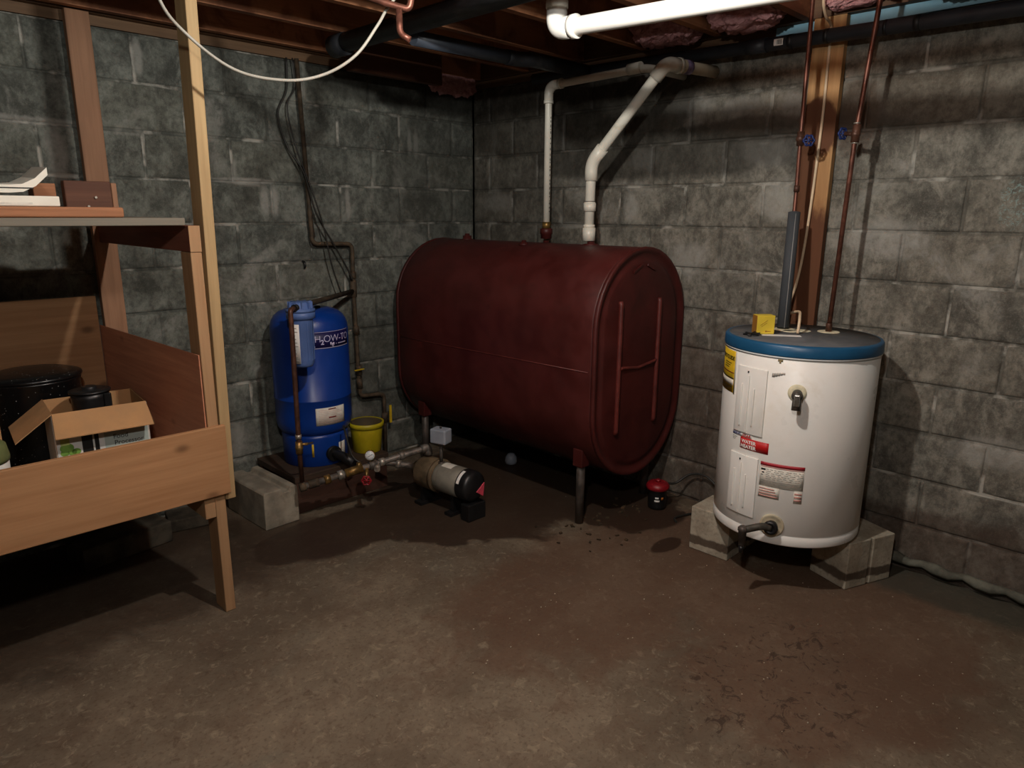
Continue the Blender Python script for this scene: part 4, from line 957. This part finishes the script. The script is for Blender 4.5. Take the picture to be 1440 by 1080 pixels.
ax1 = Vector((-.95, -.3, 0)).normalized(); ax2 = Vector((-ax1.y, ax1.x, 0))
swb.obox(sw + Vector((0, 0, .39)), (ax1, ax2, (0, 0, 1)), (.034, .046, .038))
sbx = obj('pressure_switch', swb, M['switch_grey'], pp, .008, 3, label='pale grey pressure switch box')
obj('grommet', B().cyl(sw + Vector((0, 0, .375)) - ax2 * .046, sw + Vector((0, 0, .375)) - ax2 * .052, .010, seg=14), M['black_plastic'], sbx)
obj('cover_nut', B().cyl(sw + Vector((0, 0, .428)), sw + Vector((0, 0, .44)), .005, seg=8), M['steel_dark'], sbx)

bk = thing('yellow_bucket', 'small open yellow plastic bucket between blue and red tanks', 'bucket', (-1.10, -.31, .1985))
BC = (-1.098, -.315)
obj('body', B().lathe((BC[0], BC[1], .1985), [(.074, 0), (.078, .003), (.090, .155), (.090, .165), (.087, .165), (.075, .006), (.01, .006)], 40), M['bucket'], bk)
obj('rim', B().lathe((BC[0], BC[1], .338), [(.0895, 0), (.096, .001), (.097, .026), (.092, .028), (.0905, .027)], 40, cap=False), M['bucket'], bk)
obj('inside', B().lathe((BC[0], BC[1], .215), [(.0775, 0), (.0865, .147), (.0855, .147), (.0765, 0)], 40, cap=False), M['bucket_in'], bk, label='dark inside of the bucket')  # dark lining, so the interior is darker than the yellow outside
obj('dark_fill', B().lathe((BC[0], BC[1], .206), [(.07, 0), (.075, .06), (.02, .07)], 30), M['bucket_in'], bk, label='dark fill inside the bucket')

# sump pump and cord, bits on the floor
su = thing('sump_pump', 'small black sump pump with red cap on floor under tank end', 'pump', (-.205, -1.735, 0))
SC = (-.212, -1.652)
su.location = (SC[0], SC[1], 0); ORG[su.name] = Vector((SC[0], SC[1], 0))
obj('body', B().lathe((SC[0], SC[1], .001), [(.040, 0), (.046, .004), (.048, .02), (.048, .098), (.052, .103)], 36), M['black_plastic'], su)
obj('cap', B().lathe((SC[0], SC[1], .105), [(.052, 0), (.060, .004), (.060, .020), (.050, .034), (.030, .040)], 36), M['red_plastic'], su, label='red cap')
obj('cap_knob', B().lathe((SC[0], SC[1], .1455), [(.014, 0), (.014, .008), (.008, .012)], 16), M['red_plastic'], su)
obj('round_badge', B().patch(SC, .048, 238, 252, .058, .072, .001, 4), simple('orange_badge', lin(226, 130, 50), .5), su, label='small orange round badge')
obj('front_label', B().patch(SC, .048, 196, 228, .046, .056, .001, 4).patch(SC, .048, 200, 222, .062, .072, .001, 4), M['white_label'], su, label='white lettering strip')
obj('cord', B().tube(smooth([(SC[0] + .064, SC[1] - .012, .118), (-.10, -1.69, .115), (-.055, -1.735, .16), (-.04, -1.79, .175), (-.04, -1.85, .165), (-.045, -1.93, .10), (-.06, -1.97, .012)], 6), .006, 10), M['cable_dark'], su)
tag(obj('loose_cable', B().tube(smooth([(-.09, -1.91, .007), (-.16, -1.84, .007), (-.20, -1.82, .007), (-.27, -1.80, .007), (-.31, -1.83, .007)], 6), .006, 10), M['cable_dark']), 'short black cable lying on the floor beside left heater block', 'cable')
tag(obj('round_float', B().lathe((-.30, -.66, .0), [(.022, .001), (.034, .006), (.037, .02), (.034, .045), (.02, .066), (.005, .07)], 28), M['switch_grey']), 'round pale grey float on dark floor under the red tank', 'float')
rr = random.Random(11)
b = B()
for i in range(70):
    if i < 26: x, y = -.65 + rr.gauss(0, .045), -1.50 + rr.gauss(0, .035)
    elif i < 46: x, y = -.36 + rr.gauss(0, .10), -1.58 + rr.gauss(0, .06)
    else: x, y = -.62 + rr.gauss(0, .14), -1.62 + rr.gauss(0, .07)
    if (x - SC[0]) ** 2 + (y - SC[1]) ** 2 < .0055 or (x + .65) ** 2 + (y + 1.488) ** 2 < .0030 or (x + .10) ** 2 + (y + 1.488) ** 2 < .01: continue
    a = rr.random() * 6.3; s = rr.uniform(.004, .010)
    b.obox((x, y, .004), ((math.cos(a), math.sin(a), 0), (-math.sin(a), math.cos(a), .3), (0, 0, 1)), (s, s * .6, .003))
tag(obj('floor_litter', b, M['leaf']), 'moist leaf litter scattered round the front tank leg', 'litter', None, 'stuff')
b = B()
for i in range(120):
    x, y = rr.uniform(-2.2, -.4), rr.uniform(-3.3, -1.85)
    s = rr.uniform(.0015, .0038)
    b.ball((x, y, s * .8), s, (1, .8, .7), 6, 4)
tag(obj('floor_crumbs', b, M['pebble']), 'pale crumbs of grit scattered over the bare floor', 'grit', None, 'stuff')
# broken blocks under the bench
conc_block((-2.36, -.235), R(8), .19, .09, .10, 'half-buried dark concrete block on the floor under bench', GB, M['block_shaded'], False)
conc_block((-2.02, -.16), R(-12), .11, .075, .06, 'flat broken concrete block under the bench near the wall', GB, M['block_shaded'], False)

# ------------------------------------------------------------------ bench with shelf
XL = -3.75
bn_ = thing('storage_bench', 'rough wooden bench with raised boards, posts and a shelf above', 'bench', (-2.9, -.6, 0))
def bx(name, x0, x1, y0, y1, z0, z1, m, label=None, bevel=.003): return obj(name, B().box(x0, x1, y0, y1, z0, z1), M[m], bn_, bevel, 2, label)
bx('leg', -2.242, -2.204, -1.060, -.971, .001, 1.357, 'bench_z')
bx('leg', XL, XL + .038, -1.060, -.971, .001, 1.357, 'bench_z')
bx('leg', XL, XL + .038, -.15, -.06, .001, 1.0, 'bench_z')
lp = B()
vs = []
for z, x in ((.45, -2.2015), (2.47, -2.176)):
    for dx, dy in ((0, -1.058), (.038, -1.058), (.038, -.970), (0, -.970)): vs.append(lp.bm.verts.new((x + dx, dy, z)))
for q in ((3, 2, 1, 0), (4, 5, 6, 7), (0, 1, 5, 4), (1, 2, 6, 5), (2, 3, 7, 6), (3, 0, 4, 7)): lp.bm.faces.new([vs[i] for i in q])
obj('front_post', lp, M['post_pale'], bn_, .003, 2, 'tall pale two-by-four post')
bx('rear_post', -2.263, -2.173, -.062, -.024, .001, 2.2835, 'post_brown', 'brown upright post against the wall')
bx('front_board', XL, -2.188, -1.081, -1.061, .482, .743, 'bench_x')
eb_ = B(); a_, c_ = Vector((-2.247, -1.056, 0)), Vector((-2.290, -.085, 0)); d_ = (c_ - a_).normalized(); nrm = Vector((d_.y, -d_.x, 0))
eb_.obox((a_ + c_) / 2 + Vector((0, 0, .755)) - nrm * -.0, (d_, nrm, (0, 0, 1)), ((c_ - a_).length / 2, .002, .249))
obj('end_board', eb_, M['bench_y'], bn_, .001)
bx('back_board', XL, -2.296, -.10, -.078, .506, 1.132, 'bench_x')
bx('bottom_panel', XL, -2.25, -1.06, -.08, .484, .505, 'grey_wood')
bx('bearer', -2.281, -2.2425, -1.0605, -.10, .395, .483, 'bench_z')
bx('bearer', XL + .04, XL + .078, -1.0605, -.10, .395, .483, 'bench_y')
ss_ = bx('shelf_support', -2.243, -2.2045, -1.062, -.064, 1.3575, 1.445, 'red_wood')
obj('cut_end', B().box(-2.2425, -2.205, -1.0635, -1.0622, 1.358, 1.4445), M['bench_z'], ss_, 0, 2, 'pale sawn end')
bx('shelf_support', XL, XL + .038, -1.062, -.064, 1.3575, 1.445, 'red_wood')
bx('shelf_board', XL, -2.250, -1.064, -.50, 1.4455, 1.470, 'grey_wood')
pk = tag(obj('loose_plank', B().box(XL + .05, -2.432, -1.060, -.80, 1.471, 1.502), M['orange_wood'], None, .006, 3), 'orange-brown plank lying on the grey shelf board', 'plank')
tag(obj('wood_offcut', B().obox((-2.405, -.745, 1.5165), ((.95, .0, .05), (0, 1, 0), (-.05, 0, 1)), (.082, .045, .045)).obox((-2.405, -.745, 1.5165), ((.95, .0, .05), (0, 1, 0), (-.05, 0, 1)), (.083, .040, .040)), M['dark_wood'], None, .004), 'dark reddish wood offcut on shelf against the brown post', 'offcut') if False else None
oc = thing('wood_offcut', 'dark reddish wood offcut with pale end standing behind the plank', 'offcut', (-2.40, -.70, 1.4705))
obj('body', B().box(-2.52, -2.378, -.775, -.737, 1.4705, 1.588), M['dark_wood'], oc, .004)
obj('cut_end', B().box(-2.3776, -2.3605, -.775, -.737, 1.4705, 1.584), M['post_brown'], oc, .003, 2, 'paler cut end')
obj('nail', B().cyl((-2.43, -.776, 1.535), (-2.43, -.782, 1.535), .004, seg=8).cyl((-2.455, -.776, 1.505), (-2.455, -.782, 1.505), .004, seg=8), M['solder'], oc)
lb1 = thing('white_folder', 'flat white folder lying on the plank, lower of two', 'folder', (-2.80, -.98, 1.503), 'white folders on the shelf')
obj('cover', B().obox((-2.80, -.94, 1.5175), ((1, .0, 0), (0, 1, 0), (0, 0, 1)), (.20, .105, .0145)), M['books'], lb1, .003)
obj('page_edge', B().box(-2.995, -2.67, -1.0460, -1.0450, 1.508, 1.5135), M['paper_grey'], lb1)
lb2 = thing('white_magazine', 'white printed magazine curling up, topmost on the shelf pile', 'magazine', (-2.80, -.93, 1.533), 'white folders on the shelf')
mb = B(); cs = []
for i in range(13):
    f = i / 12; x = -3.02 + f * .40; z = 1.540 + (.052 * max(0, (f - .78) / .22) ** 2)
    cs.append((x, z))
vt = [[mb.bm.verts.new((x, y, z + dz_)) for x, z in cs] for y, dz_ in ((-1.035, 0), (-.86, .0), (-.86, .030), (-1.035, .022))]
for r_ in range(4):
    for i in range(12):
        mb.bm.faces.new((vt[r_][i], vt[r_][i + 1], vt[(r_ + 1) % 4][i + 1], vt[(r_ + 1) % 4][i]))
mb.bm.faces.new([vt[r_][0] for r_ in range(4)]); mb.bm.faces.new([vt[r_][12] for r_ in range(4)])
obj('cover', mb, M['books'], lb2)
obj('printed_line', B().box(-2.84, -2.66, -1.0358, -1.0352, 1.552, 1.5555), M['blackink'], lb2)
tag(obj('small_wood_block', B().box(-2.60, -2.535, -.735, -.66, 1.5025, 1.578), M['orange_wood'], None, .003), 'small orange wood block behind the white folders', 'block')

# cardboard box of the food processor
cbx = thing('cardboard_box', 'open white food processor carton with brown flaps on the bench', 'box', (-2.485, -.60, .506))
K = [Vector((-2.640, -.712, 0)), Vector((-2.342, -.742, 0)), Vector((-2.316, -.487, 0)), Vector((-2.614, -.457, 0))]
z0, z1 = .507, .793
def wallq(b, a, c, th, zz0, zz1):
    a, c = Vector(a), Vector(c); d = (c - a).normalized(); nn_ = Vector((d.y, -d.x, 0))
    q = (a + c) / 2; q.z = (zz0 + zz1) / 2
    return b.obox(q, (d, nn_, (0, 0, 1)), ((c - a).length / 2, th / 2, (zz1 - zz0) / 2))
for i, nm in enumerate(('front_panel', 'side_panel', 'back_panel', 'side_panel')):
    p = obj(nm, wallq(B(), K[i], K[(i + 1) % 4], .004, z0, z1), M['card'], cbx, .0008)
    d = (K[(i + 1) % 4] - K[i]).normalized(); nn_ = Vector((d.y, -d.x, 0))
    obj('white_print_face', wallq(B(), K[i] + nn_ * .0026, K[(i + 1) % 4] + nn_ * .0026, .001, z0 + .002, z1 - .002), M['card_white'], p)
    if i == 0: frontp = p; fd, fn = d, nn_
obj('bottom_panel', B().obox((K[0] + K[2]) / 2 + Vector((0, 0, .509)), (fd, fn, (0, 0, 1)), (.147, .125, .002)), M['card'], cbx)
def flap(a, c, outv, drop, ln, skew=.0):
    a, c = Vector(a), Vector(c); d = (c - a); dn_ = d.normalized()
    o_ = (Vector(outv).normalized() * math.cos(drop) - Vector((0, 0, 1)) * math.sin(drop)) * ln
    b = B(); th = Vector((0, 0, .0035))
    q = [a, c, c + o_ + dn_ * skew, a + o_ - dn_ * skew]
    lo = [b.bm.verts.new(p) for p in q]; hi = [b.bm.verts.new(p + th) for p in q]
    b.bm.faces.new(lo); b.bm.faces.new(list(reversed(hi)))
    for i in range(4): b.bm.faces.new((lo[i], hi[i], hi[(i + 1) % 4], lo[(i + 1) % 4]))
    return obj('flap', b, M['card'], cbx)
zt_ = Vector((0, 0, z1 + .0005))
flap(K[0] + zt_ + fn * .004, K[1] + zt_ + fn * .004, fn, R(47), .100, .006)
flap(K[3] + zt_, K[0] + zt_, (-1, -.1, 0), R(34), .145, -.004)
flap(K[1] + zt_, K[2] + zt_, (1, .1, 0), R(75), .10, -.004)
def fpt(u, z, o=.0036): return K[0] + fd * u + fn * o + Vector((0, 0, z))
obj('lettering', text_bm('Food', .024, lambda x, y: fpt(.178 + x, .672 + y, .0042), 0, .0002), M['print'], frontp)
obj('lettering', text_bm('Processor', .024, lambda x, y: fpt(.180 + x, .648 + y, .0042), 0, .0002), M['print'], frontp)
pb = B()
def fr(b, u0, u1, za, zb2, o=.0034):
    b.bm.faces.new([b.bm.verts.new(p) for p in (fpt(u0, za, o), fpt(u1, za, o), fpt(u1, zb2, o), fpt(u0, zb2, o))]); return b
obj('grey_print_panel', fr(B(), .150, .296, .56, .735), M['teal_grey'], frontp)
obj('black_print', fr(fr(B(), .078, .112, .56, .74), .118, .132, .56, .74, .0036), M['blackink'], frontp)
gp = B()
for u, z, r, m in ((.030, .665, .022, 0),):
    gp.bm.faces.new([gp.bm.verts.new(fpt(u + r * math.cos(2 * PI * k / 20), z + r * .8 * math.sin(2 * PI * k / 20), .0036)) for k in range(20)])
for u in (.022, .045, .058):
    gp.bm.faces.new([gp.bm.verts.new(fpt(u + .014 * math.cos(2 * PI * k / 16), .648 + .012 * math.sin(2 * PI * k / 16), .0038)) for k in range(16)])
obj('pepper_print', gp, M['green'], frontp)
obj('pepper_print', fr(B(), .012, .040, .676, .70, .0040), M['green_pale'], frontp)
fj = thing('food_processor_jar', 'black jar with chrome strip standing inside the open carton', 'jar', (-2.487, -.60, .512))
obj('body', B().lathe((-2.487, -.60, .512), [(.055, 0), (.058, .01), (.060, .24), (.064, .30), (.064, .318), (.05, .32)], 36), M['black_plastic'], fj, 0)
obj('lid', B().lathe((-2.487, -.60, .833), [(.070, 0), (.070, .006), (.05, .007), (.026, .008), (.026, .018), (.022, .020)], 36), M['black_plastic'], fj)
obj('chrome_strip', B().obox((-2.5325, -.607, .782), ((.16, -.99, 0), (.99, .16, 0), (0, 0, 1)), (.007, .003, .048)), M['chrome'], fj, .002)
obj('handle', B().obox((-2.445, -.662, .80), ((.85, -.5, 0), (.5, .85, 0), (0, 0, 1)), (.012, .006, .03)), M['black_plastic'], fj, .003)
cp = thing('canning_pot', 'big speckled black enamel canning pot at the back of bench', 'pot', (-2.60, -.284, .506))
PC = (-2.60, -.284)
obj('body', B().lathe((PC[0], PC[1], .506), [(.14, 0), (.152, .006), (.157, .03), (.158, .33), (.163, .338), (.163, .346)], 64), M['enamel'], cp)
obj('lid', B().lathe((PC[0], PC[1], .8525), [(.165, 0), (.168, .004), (.166, .012), (.13, .024), (.05, .032), (.02, .033)], 64), M['enamel'], cp)
obj('lid_knob', B().lathe((PC[0], PC[1], .886), [(.012, 0), (.012, .008), (.022, .012), (.02, .02)], 20), M['black_plastic'], cp) if False else None
b2 = thing('plain_carton', 'tall plain brown carton on bench, partly cut by the left edge', 'box', (-2.93, -.62, .506))
obj('body', B().box(-3.08, -2.815, -.78, -.52, .845, .945) if False else B().box(-3.08, -2.803, -.80, -.56, .507, .945), M['card'], b2, .003)
ct = thing('plastic_tub', 'white tub with green lid at the left edge behind front board', 'tub', (-2.87, -.93, .506))
obj('body', B().lathe((-2.892, -.915, .507), [(.075, 0), (.078, .004), (.082, .22), (.080, .225)], 40), M['card_white'], ct)
obj('lid', B().lathe((-2.892, -.915, .733), [(.085, 0), (.086, .012), (.08, .05), (.06, .068), (.02, .07)], 40), M['olive_lid'], ct)

# ------------------------------------------------------------------ cables and copper overhead
tag(obj('hanging_white_cable', B().tube(smooth([(-2.36, -1.235, 2.285), (-2.332, -1.244, 2.090), (-2.246, -1.208, 2.008), (-2.123, -1.246, 1.921), (-1.998, -1.322, 1.897), (-1.89, -1.378, 1.921), (-1.807, -1.44, 1.982), (-1.735, -1.462, 2.078), (-1.690, -1.452, 2.135), (-1.635, -1.452, 2.20), (-1.58, -1.46, 2.285)], 8), .0048, 10), M['cable_white']), 'white cable hanging in a loop below the joists', 'cable')
cu_ = thing('copper_stub_pipe', 'short bent copper pipes under the joists at top centre', 'pipe', (-1.68, -1.53, 2.02))
obj('pipe', B().tube(fillet([(-1.82, -1.37, 2.285), (-1.79, -1.405, 2.18), (-1.715, -1.478, 2.147), (-1.657, -1.530, 2.128), (-1.650, -1.534, 2.16), (-1.650, -1.534, 2.285)], .02, 6), .0105, 14), M['copper'], cu_)
obj('drop_leg', B().tube(fillet([(-1.684, -1.512, 2.128), (-1.692, -1.524, 2.052), (-1.670, -1.548, 2.034)], .02, 6), .0105, 14), M['copper'], cu_)

# ------------------------------------------------------------------ camera
cam = bpy.data.objects.new('camera', bpy.data.cameras.new('camera')); COL.objects.link(cam)
yaw, pit, rol = R(45.2183), R(-13.7119), R(0.4248)
F = Vector((math.cos(pit) * math.sin(yaw), math.cos(pit) * math.cos(yaw), math.sin(pit)))
r_ = Vector((math.cos(yaw), -math.sin(yaw), 0)); u2 = r_.cross(F)
Rt = r_ * math.cos(rol) + u2 * math.sin(rol); Up = -r_ * math.sin(rol) + u2 * math.cos(rol)
m3 = Matrix((Rt, Up, -F)).transposed()
cam.matrix_world = Matrix.Translation((-3.17624, -3.51789, 1.49312)) @ m3.to_4x4()
cam.data.sensor_fit = 'HORIZONTAL'; cam.data.sensor_width = 36.0; cam.data.lens = 984.566 * 36.0 / 1440
cam.data.clip_start = 0.02; cam.data.clip_end = 40
scn.camera = cam

# ------------------------------------------------------------------ light: one bare ceiling bulb, a weaker one farther off
def bulb(name, loc, w, c, r):
    l = bpy.data.lights.new(name, 'POINT'); l.energy = w; l.color = c; l.shadow_soft_size = r
    o = bpy.data.objects.new(name, l); COL.objects.link(o); o.location = loc; return o
bulb('ceiling_bulb', (-1.95, -2.36, 2.28), 76, (1.0, 0.965, 0.90), .028)
bulb('second_ceiling_bulb', (-3.15, -3.35, 2.17), 52, (1.0, 0.98, 0.94), .05)
w = bpy.data.worlds.new('world'); scn.world = w; w.use_nodes = True
w.node_tree.nodes['Background'].inputs[0].default_value = (.5, .55, .6, 1); w.node_tree.nodes['Background'].inputs[1].default_value = .0
scn.view_settings.view_transform = 'Standard'; scn.view_settings.look = 'None'
scn.view_settings.exposure = 0.0; scn.view_settings.gamma = 1.0
scn.view_settings.use_curve_mapping = False
scn.cycles.use_denoising = True
